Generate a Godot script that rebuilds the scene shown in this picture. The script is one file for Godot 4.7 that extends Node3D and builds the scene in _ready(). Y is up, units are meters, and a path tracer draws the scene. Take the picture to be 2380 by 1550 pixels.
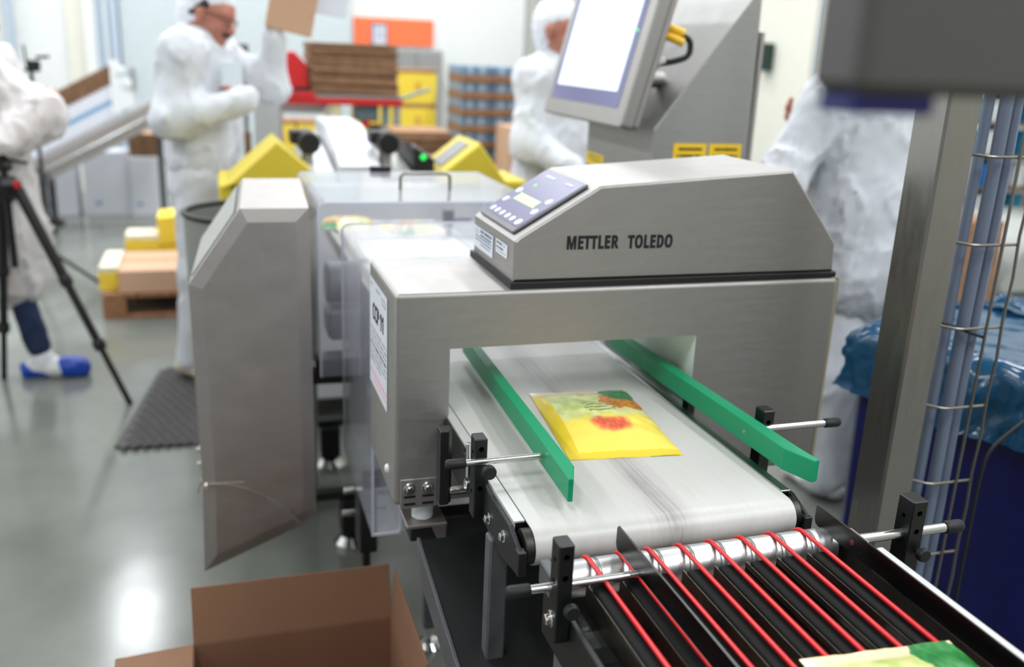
extends Node3D
# A food packing line: a metal detector on a belt conveyor in front, a checkweigher and cartoning machines behind.

func _ready():
	# ---- camera: 32 mm lens on a full frame, focused on the detector
	var cam := Camera3D.new()
	cam.name = "camera"
	add_child(cam)
	cam.position = Vector3(0, 1.5, 0)
	cam.rotation = Vector3(-0.29483735, -0.31464347, 0.04298129)
	cam.near = 0.05
	cam.far = 60.0
	var lens := CameraAttributesPhysical.new()
	lens.frustum_focal_length = 24.0 * 2162.1 / 1550.0
	lens.frustum_focus_distance = 1.3
	lens.frustum_near = 0.05
	lens.frustum_far = 60.0
	lens.exposure_aperture = 2.6
	cam.attributes = lens
	cam.current = true
	# ---- air and exposure
	var we := WorldEnvironment.new()
	we.name = "world_environment"
	var env := Environment.new()
	env.background_mode = Environment.BG_COLOR
	env.background_color = Color(0.02, 0.02, 0.022)
	env.tonemap_mode = Environment.TONE_MAPPER_LINEAR
	env.tonemap_exposure = EXPOSURE
	env.sdfgi_enabled = true
	env.ssao_enabled = true
	env.ssil_enabled = true
	we.environment = env
	add_child(we)
	nz.seed = 7
	nz.frequency = 1.0
	materials()
	room()
	lamps()
	metal_detector()
	belt_conveyor()
	cord_conveyor()
	packets()
	post_and_tray()
	reject_cabinet()
	checkweigher()
	terminal()
	drum()
	floor_mat()
	open_carton()
	near_panel()
	right_side()
	back_wall()
	carton_machine()
	packing_machine()
	yellow_boxes()
	tray_stack()
	floor_pallet()
	left_conveyor()
	tripods()
	people()
	# MORE

const EXPOSURE := 0.82
const LAMP_ENERGY := 6.0

# ---------------------------------------------------------------- helpers
var taken := {}
var M := {}

func numbered(called: String) -> String:
	var n: int = taken.get(called, 0)
	taken[called] = n + 1
	return called if n == 0 else "%s_%03d" % [called, n]

func tag(o, label := "", category := "", group := "", kind := ""):
	if label: o.set_meta("label", label)
	if category: o.set_meta("category", category)
	if group: o.set_meta("group", group)
	if kind: o.set_meta("kind", kind)
	return o

func thing(called: String, label: String, category: String, at := Vector3.ZERO, group := "", turn := 0.0) -> Node3D:
	var o := Node3D.new()
	o.name = numbered(called)
	add_child(o)
	o.position = at
	o.rotation.y = turn
	tag(o, label, category, group)
	return o

func nb() -> SurfaceTool:
	var st := SurfaceTool.new()
	st.begin(Mesh.PRIMITIVE_TRIANGLES)
	st.set_smooth_group(-1)
	return st

func obj(called: String, st: SurfaceTool, m: Material, parent: Node3D = null, at := Vector3.ZERO) -> MeshInstance3D:
	st.generate_normals()
	return inst(called, st.commit(), m, parent, at)

func inst(called: String, mesh: Mesh, m: Material, parent: Node3D = null, at := Vector3.ZERO) -> MeshInstance3D:
	var o := MeshInstance3D.new()
	o.mesh = mesh
	o.material_override = m
	o.position = at
	if parent:
		o.name = called
		parent.add_child(o, true)
	else:
		o.name = numbered(called)
		add_child(o)
	return o

func struct(called: String, st: SurfaceTool, m: Material, parent: Node3D = null) -> MeshInstance3D:
	var o := obj(called, st, m, parent)
	if parent == null: o.set_meta("kind", "structure")
	return o

func tri(st: SurfaceTool, a: Vector3, b: Vector3, c: Vector3, out: Vector3) -> void:
	st.add_vertex(a)
	if (a - c).cross(a - b).dot(out) < 0.0:
		st.add_vertex(c); st.add_vertex(b)
	else:
		st.add_vertex(b); st.add_vertex(c)

func quad(st: SurfaceTool, a: Vector3, b: Vector3, c: Vector3, d: Vector3, out: Vector3) -> void:
	tri(st, a, b, c, out)
	tri(st, a, c, d, out)

# chamfered box, c centre, s size, b chamfer
func box(st: SurfaceTool, c: Vector3, s: Vector3, b := 0.0, bs := Basis()) -> void:
	st.set_smooth_group(-1)
	var h := s * 0.5
	b = minf(b, minf(h.x, minf(h.y, h.z)) * 0.9)
	var p := {}
	for sx in [-1, 1]:
		for sy in [-1, 1]:
			for sz in [-1, 1]:
				var k := Vector3i(sx, sy, sz)
				p[[k, 0]] = c + bs * Vector3(sx * h.x, sy * (h.y - b), sz * (h.z - b))
				p[[k, 1]] = c + bs * Vector3(sx * (h.x - b), sy * h.y, sz * (h.z - b))
				p[[k, 2]] = c + bs * Vector3(sx * (h.x - b), sy * (h.y - b), sz * h.z)
				if b > 0.0:
					tri(st, p[[k, 0]], p[[k, 1]], p[[k, 2]], bs * Vector3(sx, sy, sz))
	for ax in 3:
		var u := (ax + 1) % 3
		var v := (ax + 2) % 3
		for s0 in [-1, 1]:
			var q := []
			for uv in [[-1, -1], [1, -1], [1, 1], [-1, 1]]:
				var k := Vector3i()
				k[ax] = s0; k[u] = uv[0]; k[v] = uv[1]
				q.append(p[[k, ax]])
			var n := Vector3(); n[ax] = s0
			quad(st, q[0], q[1], q[2], q[3], bs * n)
		if b > 0.0:
			for su in [-1, 1]:
				for sv in [-1, 1]:
					var k0 := Vector3i(); var k1 := Vector3i()
					k0[ax] = -1; k1[ax] = 1
					k0[u] = su; k1[u] = su; k0[v] = sv; k1[v] = sv
					var n := Vector3(); n[u] = su; n[v] = sv
					quad(st, p[[k0, u]], p[[k1, u]], p[[k1, v]], p[[k0, v]], bs * n)

# box from corner to corner
func bb(st: SurfaceTool, a: Vector3, b: Vector3, ch := 0.0) -> void:
	box(st, (a + b) * 0.5, (b - a).abs(), ch)

# bar of a w x h section from a to b
func bar(st: SurfaceTool, a: Vector3, b: Vector3, w: float, h: float, ch := 0.0, up := Vector3.UP) -> void:
	var z := (b - a).normalized()
	if absf(z.dot(up)) > 0.98: up = Vector3.RIGHT
	var x := up.cross(z).normalized()
	var y := z.cross(x)
	box(st, (a + b) * 0.5, Vector3(w, h, a.distance_to(b)), ch, Basis(x, y, z))

func inset(pts: PackedVector2Array, d: float) -> PackedVector2Array:
	var n := pts.size()
	var area := 0.0
	for i in n:
		area += pts[i].cross(pts[(i + 1) % n])
	var s := signf(area)
	var r := PackedVector2Array()
	for i in n:
		var e0 := (pts[i] - pts[(i + n - 1) % n]).normalized()
		var e1 := (pts[(i + 1) % n] - pts[i]).normalized()
		var n0 := Vector2(-e0.y, e0.x) * s
		var n1 := Vector2(-e1.y, e1.x) * s
		var m := (n0 + n1)
		m = m / maxf(0.3, 1.0 + n0.dot(n1))
		r.append(pts[i] + m * d)
	return r

# extruded outline in the local xy plane from z0 to z1, chamfer b on both rims
func prism(st: SurfaceTool, pts: PackedVector2Array, z0: float, z1: float, xf := Transform3D(), b := 0.0, smooth := false, bz := -1.0) -> void:
	if bz < 0.0: bz = b
	var n := pts.size()
	var inner := inset(pts, b) if b > 0.0 else pts
	var idx := Geometry2D.triangulate_polygon(inner)
	var zl := minf(z0, z1); var zh := maxf(z0, z1)
	st.set_smooth_group(-1)
	for side in [0, 1]:
		var z: float = zh if side else zl
		var out: Vector3 = xf.basis * Vector3(0, 0, 1 if side else -1)
		for i in range(0, idx.size(), 3):
			tri(st, xf * Vector3(inner[idx[i]].x, inner[idx[i]].y, z), xf * Vector3(inner[idx[i + 1]].x, inner[idx[i + 1]].y, z), xf * Vector3(inner[idx[i + 2]].x, inner[idx[i + 2]].y, z), out)
	var area := 0.0
	for i in n: area += pts[i].cross(pts[(i + 1) % n])
	var s := signf(area)
	if smooth: st.set_smooth_group(1)
	for i in n:
		var j := (i + 1) % n
		var e := pts[j] - pts[i]
		var out := xf.basis * Vector3(e.y * s, -e.x * s, 0)
		quad(st, xf * Vector3(pts[i].x, pts[i].y, zl + bz), xf * Vector3(pts[j].x, pts[j].y, zl + bz), xf * Vector3(pts[j].x, pts[j].y, zh - bz), xf * Vector3(pts[i].x, pts[i].y, zh - bz), out)
		if b > 0.0:
			quad(st, xf * Vector3(pts[i].x, pts[i].y, zl + bz), xf * Vector3(pts[j].x, pts[j].y, zl + bz), xf * Vector3(inner[j].x, inner[j].y, zl), xf * Vector3(inner[i].x, inner[i].y, zl), out + xf.basis * Vector3(0, 0, -e.length()))
			quad(st, xf * Vector3(pts[i].x, pts[i].y, zh - bz), xf * Vector3(pts[j].x, pts[j].y, zh - bz), xf * Vector3(inner[j].x, inner[j].y, zh), xf * Vector3(inner[i].x, inner[i].y, zh), out + xf.basis * Vector3(0, 0, e.length()))
	st.set_smooth_group(-1)

# solid of revolution round the local y axis; profile of (radius, height)
func lathe(st: SurfaceTool, prof: Array, seg := 20, xf := Transform3D(), smooth := false) -> void:
	for i in prof.size() - 1:
		st.set_smooth_group(1 if smooth else 2 + i)
		var a: Vector2 = prof[i]; var b: Vector2 = prof[i + 1]
		var d := b - a
		for k in seg:
			var t0 := TAU * k / seg; var t1 := TAU * (k + 1) / seg
			var c0 := Vector3(cos(t0), 0, sin(t0)); var c1 := Vector3(cos(t1), 0, sin(t1))
			var out := xf.basis * ((c0 + c1) * 0.5 * d.y + Vector3(0, -d.x, 0))
			var p0 := xf * (c0 * a.x + Vector3(0, a.y, 0)); var p1 := xf * (c1 * a.x + Vector3(0, a.y, 0))
			var p2 := xf * (c1 * b.x + Vector3(0, b.y, 0)); var p3 := xf * (c0 * b.x + Vector3(0, b.y, 0))
			if a.x > 1e-6: tri(st, p0, p1, p2 if b.x > 1e-6 else p3, out)
			if b.x > 1e-6: tri(st, p0, p2, p3, out)
	st.set_smooth_group(-1)

func along(a: Vector3, b: Vector3) -> Transform3D:
	var y := (b - a).normalized()
	var h := Vector3.RIGHT if absf(y.x) < 0.9 else Vector3.FORWARD
	var x := h.cross(y).normalized()
	return Transform3D(Basis(x, y, x.cross(y)), a)

# capped cylinder from a to b with chamfered rims
func cyl(st: SurfaceTool, a: Vector3, b: Vector3, r: float, seg := 18, ch := -1.0, r2 := -1.0) -> void:
	if r2 < 0.0: r2 = r
	if ch < 0.0: ch = r * 0.12
	var h := a.distance_to(b)
	# the profile runs upward on the outside
	lathe(st, [Vector2(0, 0), Vector2(r - ch, 0), Vector2(r, ch), Vector2(r2, h - ch), Vector2(r2 - ch, h), Vector2(0, h)], seg, along(a, b))

func tube(st: SurfaceTool, path: Array, r: float, seg := 10, closed := false) -> void:
	var n := path.size()
	var rings := []
	var up := Vector3.ZERO
	for i in n:
		var t: Vector3
		if closed: t = path[(i + 1) % n] - path[(i + n - 1) % n]
		else: t = path[mini(i + 1, n - 1)] - path[maxi(i - 1, 0)]
		t = t.normalized()
		if up == Vector3.ZERO:
			up = Vector3.UP if absf(t.y) < 0.9 else Vector3.RIGHT
		var x := up.cross(t).normalized()
		up = t.cross(x).normalized()
		var ring := []
		for k in seg:
			var a := TAU * k / seg
			ring.append(path[i] + (x * cos(a) + up * sin(a)) * r)
		rings.append(ring)
	st.set_smooth_group(1)
	for i in (n if closed else n - 1):
		var j := (i + 1) % n
		for k in seg:
			var l := (k + 1) % seg
			var out: Vector3 = rings[i][k] + rings[i][l] - path[i] * 2.0
			quad(st, rings[i][k], rings[i][l], rings[j][l], rings[j][k], out)
	st.set_smooth_group(-1)
	if not closed:
		for e in [0, n - 1]:
			var out: Vector3 = path[e] - path[1 if e == 0 else n - 2]
			for k in seg:
				tri(st, path[e], rings[e][k], rings[e][(k + 1) % seg], out)

# round the corners of a polyline
func rounded(path: Array, r: float, steps := 5) -> Array:
	var out := [path[0]]
	for i in range(1, path.size() - 1):
		var a: Vector3 = path[i - 1]; var p: Vector3 = path[i]; var b: Vector3 = path[i + 1]
		var q := minf(r, minf(a.distance_to(p), b.distance_to(p)) * 0.5)
		var s := p + (a - p).normalized() * q
		var e := p + (b - p).normalized() * q
		for k in steps + 1:
			var t := float(k) / steps
			out.append(s.lerp(p, t).lerp(p.lerp(e, t), t))
	out.append(path[-1])
	return out

func round_rect(w: float, h: float, r: float, steps := 4, c := Vector2.ZERO) -> PackedVector2Array:
	var out := PackedVector2Array()
	for q in 4:
		var cx := (w * 0.5 - r) * (1 if q in [0, 3] else -1)
		var cy := (h * 0.5 - r) * (1 if q in [0, 1] else -1)
		for k in steps + 1:
			var a := PI * 0.5 * q + PI * 0.5 * k / steps
			out.append(c + Vector2(cx + cos(a) * r, cy + sin(a) * r))
	return out

func pv(a: Array) -> PackedVector2Array:
	var r := PackedVector2Array()
	for i in range(0, a.size(), 2): r.append(Vector2(a[i], a[i + 1]))
	return r

# frame whose x, y, z are given axes
func fr(o: Vector3, x: Vector3, y: Vector3) -> Transform3D:
	x = x.normalized()
	y = (y - x * x.dot(y)).normalized()
	return Transform3D(Basis(x, y, x.cross(y)), o)

# a printed sheet: front quad with UVs, thin back and rims
func sheet(called: String, xf: Transform3D, w: float, h: float, m: Material, parent: Node3D = null, t := 0.0006) -> MeshInstance3D:
	var st := SurfaceTool.new()
	st.begin(Mesh.PRIMITIVE_TRIANGLES)
	for z in [t, 0.0]:
		var q := [Vector3(-w / 2, -h / 2, z), Vector3(w / 2, -h / 2, z), Vector3(w / 2, h / 2, z), Vector3(-w / 2, h / 2, z)]
		var uv := [Vector2(0, 1), Vector2(1, 1), Vector2(1, 0), Vector2(0, 0)]
		for i in ([0, 2, 1, 0, 3, 2] if z > 0 else [0, 1, 2, 0, 2, 3]):
			st.set_uv(uv[i])
			st.set_normal(xf.basis * Vector3(0, 0, 1 if z > 0 else -1))
			st.add_vertex(xf * q[i])
	return inst(called, st.commit(), m, parent)

# raised lettering, fitted to a width and a cap height, centred on the frame
func letters(called: String, text: String, w: float, h: float, xf: Transform3D, m: Material, parent: Node3D, heavy := 0.0, depth := 0.0006) -> MeshInstance3D:
	var tm := TextMesh.new()
	var f := SystemFont.new()
	f.font_names = PackedStringArray(["Droid Sans"])
	f.font_weight = 700
	var v := FontVariation.new()
	v.base_font = f
	v.variation_embolden = heavy
	tm.font = v
	tm.text = text
	tm.font_size = 64
	tm.pixel_size = 0.01
	tm.depth = 0.01
	tm.curve_step = 1.0
	var bx := tm.get_aabb()
	var o := inst(called, tm, m, parent)
	var c := bx.get_center()
	var sc := Vector3(w / bx.size.x, h / bx.size.y, depth / 0.01)
	o.transform = xf * Transform3D(Basis().scaled(sc), -c * sc)
	return o

# bolt with hexagon head, standing out along n
func bolt(at: Vector3, n: Vector3, r: float, m: Material, parent: Node3D, called := "bolt") -> MeshInstance3D:
	var st := nb()
	n = n.normalized()
	cyl(st, at - n * 0.002, at + n * r * 0.25, r * 1.45, 20, r * 0.08)
	cyl(st, at + n * r * 0.25, at + n * r * 1.05, r, 6, r * 0.12)
	return obj(called, st, m, parent)

# ---------------------------------------------------------------- bodies: smooth union of tapered capsules, meshed as surface nets
var nz := FastNoiseLite.new()

# bones: [a, b, ra, rb, (flat axis, factor)]
func field_mesh(st: SurfaceTool, bones: Array, cell: float, k: float, amp := 0.0, freq := 9.0, stretch := Vector3.ONE) -> void:
	var lo := Vector3.ONE * 1e6; var hi := -lo
	for b in bones:
		var r: float = maxf(b[2], b[3]) + k * 0.3 + absf(amp) + cell * 2
		for p in [b[0], b[1]]:
			lo = lo.min(p - Vector3.ONE * r); hi = hi.max(p + Vector3.ONE * r)
	var nx := int((hi.x - lo.x) / cell) + 2; var ny := int((hi.y - lo.y) / cell) + 2; var nzz := int((hi.z - lo.z) / cell) + 2
	var f := PackedFloat32Array(); f.resize(nx * ny * nzz); f.fill(1.0)
	for b in bones:
		var a: Vector3 = b[0]; var e: Vector3 = b[1] - b[0]
		var ra: float = b[2]; var rb: float = b[3]
		var flat: Vector3 = b[4] if b.size() > 4 else Vector3.ZERO
		var fac: float = (b[5] - 1.0) if b.size() > 5 else 0.0
		var ll := maxf(e.length_squared(), 1e-9)
		var r := maxf(ra, rb) + k + absf(amp) + cell * 2
		var l0: Vector3 = ((a.min(b[1]) - Vector3.ONE * r - lo) / cell).floor(); var h0: Vector3 = ((a.max(b[1]) + Vector3.ONE * r - lo) / cell).ceil()
		for iz in range(maxi(0, int(l0.z)), mini(nzz, int(h0.z) + 1)):
			for iy in range(maxi(0, int(l0.y)), mini(ny, int(h0.y) + 1)):
				var row := (iz * ny + iy) * nx
				for ix in range(maxi(0, int(l0.x)), mini(nx, int(h0.x) + 1)):
					var p := Vector3(ix, iy, iz) * cell + lo - a
					if fac != 0.0: p += flat * (flat.dot(p) * fac)
					var t := clampf(p.dot(e) / ll, 0.0, 1.0)
					var d := (p - e * t).length() - lerpf(ra, rb, t)
					var o := f[row + ix]
					var hh := k - absf(o - d)
					f[row + ix] = minf(o, d) - (hh * hh / (4.0 * k) if hh > 0.0 else 0.0)
	if amp != 0.0:
		for i in f.size():
			if absf(f[i]) < cell * 2.5 + absf(amp):
				var ix := i % nx; var iy := (i / nx) % ny; var iz := i / (nx * ny)
				var p := (Vector3(ix, iy, iz) * cell + lo) * stretch * freq
				var q := p * 1.15
				var fold := 1.0 - minf(1.0, absf(nz.get_noise_3d(q.x + 31.0, q.y, q.z)) * 3.5)
				f[i] += amp * (nz.get_noise_3d(p.x, p.y, p.z) - 0.7 * fold * fold)
	var vid := {}
	var vs := PackedVector3Array(); var ns := PackedVector3Array()
	var off := [0, 1, nx, nx + 1, nx * ny, nx * ny + 1, nx * ny + nx, nx * ny + nx + 1]
	for iz in nzz - 1:
		for iy in ny - 1:
			var row := (iz * ny + iy) * nx
			for ix in nx - 1:
				var i := row + ix
				var v0 := f[i]
				if v0 > cell * 3.0: continue
				var m := 0
				for c in 8:
					if f[i + off[c]] < 0.0: m += 1
				if m == 0 or m == 8: continue
				var s := Vector3.ZERO; var cnt := 0
				for c in 8:
					for ax in 3:
						if c & (1 << ax): continue
						var c2: int = c | (1 << ax)
						var fa := f[i + off[c]]; var fb := f[i + off[c2]]
						if (fa < 0.0) != (fb < 0.0):
							var q := Vector3(c & 1, (c >> 1) & 1, (c >> 2) & 1)
							q[ax] += fa / (fa - fb)
							s += q; cnt += 1
				s /= cnt
				vid[i] = vs.size()
				vs.append((Vector3(ix, iy, iz) + s) * cell + lo)
				ns.append(Vector3(f[i + 1] + f[i + nx + 1] + f[i + off[5]] + f[i + off[7]] - f[i] - f[i + nx] - f[i + off[4]] - f[i + off[6]], f[i + nx] + f[i + nx + 1] + f[i + off[6]] + f[i + off[7]] - f[i] - f[i + 1] - f[i + off[4]] - f[i + off[5]], f[i + off[4]] + f[i + off[5]] + f[i + off[6]] + f[i + off[7]] - f[i] - f[i + 1] - f[i + nx] - f[i + nx + 1]).normalized())
	var stride := [1, nx, nx * ny]
	for i in vid:
		for ax in 3:
			var u: int = stride[(ax + 1) % 3]; var v: int = stride[(ax + 2) % 3]
			var fa := f[i]; var j: int = i + stride[ax]
			if j >= f.size(): continue
			if (fa < 0.0) == (f[j] < 0.0): continue
			if not (vid.has(i - u) and vid.has(i - v) and vid.has(i - u - v)): continue
			var q := [vid[i], vid[i - u], vid[i - u - v], vid[i - v]]
			var order := [0, 1, 2, 0, 2, 3] if fa < 0.0 else [0, 2, 1, 0, 3, 2]
			# Godot: clockwise seen from outside
			var a: Vector3 = vs[q[order[0]]]; var b: Vector3 = vs[q[order[1]]]; var c: Vector3 = vs[q[order[2]]]
			var sw := (a - c).cross(a - b).dot(ns[q[0]] + ns[q[2]]) < 0.0
			for t in [0, 3]:
				for w in ([0, 2, 1] if sw else [0, 1, 2]):
					var id: int = q[order[t + w]]
					st.set_normal(ns[id])
					st.add_vertex(vs[id])

# ---------------------------------------------------------------- materials
func noise_tex(freq: float, lo: float, hi: float, sd: int, size := 512, oct := 4) -> NoiseTexture2D:
	var t := NoiseTexture2D.new()
	t.width = size; t.height = size
	t.seamless = true
	var n := FastNoiseLite.new()
	n.seed = sd
	n.frequency = freq
	n.fractal_octaves = oct
	t.noise = n
	t.normalize = true
	var g := Gradient.new()
	g.set_color(0, Color(lo, lo, lo)); g.set_color(1, Color(hi, hi, hi))
	t.color_ramp = g
	return t

func mat(called: String, c: Color, rough := 0.6, metal := 0.0, spec := 0.5) -> StandardMaterial3D:
	var m := StandardMaterial3D.new()
	m.resource_name = called
	m.albedo_color = c
	m.roughness = rough
	m.metallic = metal
	m.metallic_specular = spec
	M[called] = m
	return m

func grain(m: StandardMaterial3D, tex: Texture2D, scale: Vector3, rough_tex: Texture2D = null) -> StandardMaterial3D:
	m.uv1_triplanar = true
	m.uv1_world_triplanar = true
	m.uv1_scale = scale
	if tex: m.albedo_texture = tex
	if rough_tex:
		m.roughness_texture = rough_tex
		m.roughness = 1.0
	return m

func bump(m: StandardMaterial3D, freq: float, sd: int, amount: float, scale: Vector3) -> StandardMaterial3D:
	var t := NoiseTexture2D.new()
	t.width = 512; t.height = 512; t.seamless = true
	var n := FastNoiseLite.new(); n.seed = sd; n.frequency = freq
	t.noise = n
	t.as_normal_map = true
	t.bump_strength = amount
	m.normal_enabled = true
	m.normal_texture = t
	m.uv1_triplanar = true
	m.uv1_world_triplanar = true
	m.uv1_scale = scale
	return m

func materials():
	var fine := noise_tex(0.03, 0.975, 1.0, 3)
	var patch := noise_tex(0.008, 0.82, 1.0, 5, 512, 5)
	var r3 := noise_tex(0.012, 0.26, 0.40, 8)
	var r5 := noise_tex(0.01, 0.46, 0.62, 19)
	var r4 := noise_tex(0.01, 0.50, 0.60, 9)
	grain(mat("steel", Color(0.665, 0.65, 0.64), 0.4, 1.0), fine, Vector3(2, 14, 2), r4)
	grain(mat("steel_bright", Color(0.83, 0.83, 0.82), 0.25, 1.0), fine, Vector3(6, 6, 6))
	grain(mat("steel_worn", Color(0.69, 0.665, 0.655), 0.4, 1.0), fine, Vector3(1.4, 2.2, 1.4), r5)
	grain(mat("steel_post", Color(0.60, 0.59, 0.575), 0.3, 1.0), fine, Vector3(9, 1.5, 9), r3)
	grain(mat("steel_dark", Color(0.30, 0.29, 0.28), 0.45, 1.0), patch, Vector3(3, 3, 3))
	mat("chrome", Color(0.88, 0.88, 0.88), 0.14, 1.0)
	mat("wire", Color(0.55, 0.53, 0.5), 0.32, 1.0)
	grain(mat("black_plastic", Color(0.045, 0.046, 0.05), 0.42), fine, Vector3(20, 20, 20))
	grain(mat("black_rubber", Color(0.05, 0.052, 0.055), 0.6), fine, Vector3(20, 20, 20))
	grain(mat("black_paint", Color(0.075, 0.078, 0.085), 0.5), patch, Vector3(4, 4, 4))
	grain(mat("slide_strip", Color(0.055, 0.057, 0.06), 0.65, 0.0, 0.3), noise_tex(0.06, 0.72, 1.0, 21), Vector3(5, 5, 5))
	grain(mat("grey_paint", Color(0.34, 0.345, 0.36), 0.5), patch, Vector3(3, 3, 3))
	grain(mat("green_plastic", Color(0.0, 0.56, 0.38), 0.35, 0.0, 0.4), fine, Vector3(10, 10, 10))
	grain(mat("belt", Color(0.755, 0.745, 0.73), 0.35), belt_tex(), Vector3(2.5, 2.5, 0.9))
	grain(mat("steel_matte", Color(0.66, 0.655, 0.645), 0.6, 1.0), fine, Vector3(2, 14, 2), noise_tex(0.01, 0.56, 0.68, 41))
	grain(mat("strip_steel", Color(0.80, 0.80, 0.79), 0.45, 0.35), fine, Vector3(6, 6, 2))
	grain(mat("roller_steel", Color(0.80, 0.80, 0.80), 0.42, 1.0), fine, Vector3(8, 8, 8))
	grain(mat("bar_steel", Color(0.42, 0.40, 0.36), 0.4, 1.0), patch, Vector3(6, 6, 6))
	grain(mat("plate_black", Color(0.025, 0.026, 0.028), 0.25), fine, Vector3(15, 15, 15))
	grain(mat("side_brown", Color(0.26, 0.24, 0.22), 0.5, 0.6), patch, Vector3(6, 6, 6))
	mat("red_metal", Color(0.55, 0.25, 0.25), 0.35, 0.8)
	mat("red_cord", Color(0.80, 0.07, 0.10), 0.32)
	mat("white_plastic", Color(0.86, 0.87, 0.88), 0.4)
	mat("liner", Color(0.90, 0.92, 0.90), 0.35)
	mat("beige_seal", Color(0.62, 0.58, 0.47), 0.6)
	mat("ink", Color(0.05, 0.06, 0.08), 0.5)
	mat("keypad", Color(0.40, 0.385, 0.53), 0.35)
	mat("keypad_rim", Color(0.40, 0.39, 0.42), 0.4)
	mat("key_white", Color(0.88, 0.88, 0.92), 0.4)
	var lcd := mat("lcd", Color(0.75, 0.92, 0.62), 0.3)
	lcd.emission_enabled = true; lcd.emission = Color(0.72, 0.95, 0.55); lcd.emission_energy_multiplier = 0.35
	var led := mat("led_green", Color(0.5, 0.95, 0.2), 0.3)
	led.emission_enabled = true; led.emission = Color(0.45, 1.0, 0.15); led.emission_energy_multiplier = 1.2
	var cs := mat("clear_sheet", Color(0.90, 0.91, 0.97, 0.2), 0.06)
	cs.transparency = BaseMaterial3D.TRANSPARENCY_ALPHA
	mat("sheet_edge", Color(0.80, 0.81, 0.88), 0.3)
	grain(mat("motor_grey", Color(0.42, 0.42, 0.42), 0.5), patch, Vector3(4, 4, 4))
	grain(mat("drum_grey", Color(0.50, 0.50, 0.475), 0.5), fine, Vector3(3, 3, 3))
	grain(mat("mat_dark", Color(0.27, 0.25, 0.25), 0.6), patch, Vector3(3, 3, 3))
	grain(mat("cardboard", Color(0.66, 0.49, 0.35), 0.8), patch, Vector3(3, 3, 3))
	grain(mat("cardboard_inner", Color(0.53, 0.385, 0.29), 0.8), fine, Vector3(2, 30, 2))
	grain(mat("cardboard_dark", Color(0.50, 0.37, 0.27), 0.8), patch, Vector3(3, 3, 3))
	mat("tape_brown", Color(0.60, 0.46, 0.30), 0.3)
	grain(mat("panel_grey", Color(0.30, 0.29, 0.285), 0.5), fine, Vector3(5, 5, 5))
	mat("dark_blue", Color(0.06, 0.06, 0.35), 0.35)
	grain(mat("bin_blue", Color(0.04, 0.07, 0.36), 0.4), patch, Vector3(3, 3, 3))
	mat("bag_blue", Color(0.06, 0.27, 0.40), 0.16)
	grain(mat("hood_grey", Color(0.66, 0.67, 0.66), 0.4), fine, Vector3(3, 3, 3))
	mat("tub_blue", Color(0.07, 0.40, 0.68), 0.35)
	mat("tub_teal", Color(0.10, 0.48, 0.62), 0.35)
	mat("tub_white", Color(0.85, 0.87, 0.88), 0.35)
	mat("shelf_brown", Color(0.42, 0.33, 0.28), 0.6)
	mat("yellow_cable", Color(0.92, 0.72, 0.10), 0.4)
	mat("screen_rim", Color(0.44, 0.45, 0.62), 0.18)
	var so := mat("screen_on", Color(0.9, 0.93, 0.95), 0.2)
	so.emission_enabled = true; so.emission = Color(0.95, 0.98, 1.0); so.emission_energy_multiplier = 0.55
	var ls := mat("led_screen", Color(0.2, 0.9, 0.4), 0.3)
	ls.emission_enabled = true; ls.emission = Color(0.2, 1.0, 0.4); ls.emission_energy_multiplier = 1.0
	mat("frame_blue", Color(0.66, 0.71, 0.77), 0.5)
	mat("frame_pale", Color(0.80, 0.84, 0.87), 0.5)
	mat("frame_dark", Color(0.38, 0.38, 0.46), 0.5)
	mat("orange", Color(0.96, 0.42, 0.24), 0.55)
	mat("locker_grey", Color(0.55, 0.55, 0.55), 0.45)
	mat("dark_green", Color(0.08, 0.20, 0.17), 0.4)
	mat("machine_red", Color(0.74, 0.08, 0.09), 0.4)
	mat("machine_white", Color(0.80, 0.80, 0.82), 0.4)
	mat("teal_grey", Color(0.42, 0.52, 0.54), 0.45)
	mat("motor_dark", Color(0.20, 0.20, 0.21), 0.45)
	grain(mat("guard_yellow", Color(0.84, 0.75, 0.22), 0.4), fine, Vector3(3, 3, 3))
	grain(mat("box_yellow", Color(0.92, 0.80, 0.24), 0.6), fine, Vector3(3, 3, 3))
	mat("mark_orange", Color(0.82, 0.62, 0.22), 0.6)
	grain(mat("tray_brown", Color(0.56, 0.40, 0.28), 0.8), patch, Vector3(3, 3, 3))
	grain(mat("cardboard_light", Color(0.76, 0.61, 0.50), 0.8), fine, Vector3(3, 3, 3))
	mat("jar_blue", Color(0.40, 0.50, 0.60), 0.3)
	mat("jar_white", Color(0.60, 0.66, 0.72), 0.4)
	grain(mat("pallet_wood", Color(0.60, 0.42, 0.29), 0.8), patch, Vector3(3, 8, 3))
	grain(mat("bundle_print", Color(0.94, 0.91, 0.80), 0.5), patch, Vector3(8, 8, 8))
	mat("sleeve_white", Color(0.84, 0.85, 0.89), 0.55)
	mat("stripe_blue", Color(0.40, 0.58, 0.74), 0.55)
	var sk := mat("skin", Color(0.68, 0.44, 0.37), 0.5)
	sk.subsurf_scatter_enabled = true; sk.subsurf_scatter_strength = 0.15
	mat("hair_dark", Color(0.12, 0.09, 0.08), 0.6)
	mat("eye_dark", Color(0.10, 0.08, 0.08), 0.2)
	mat("hairnet", Color(0.86, 0.87, 0.90), 0.7)
	mat("coat_white", Color(0.80, 0.81, 0.835), 0.8)
	mat("pocket_white", Color(0.80, 0.84, 0.86), 0.8)
	var gt := mat("gown_thin", Color(0.90, 0.88, 0.88, 0.72), 0.6)
	gt.transparency = BaseMaterial3D.TRANSPARENCY_ALPHA
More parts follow.
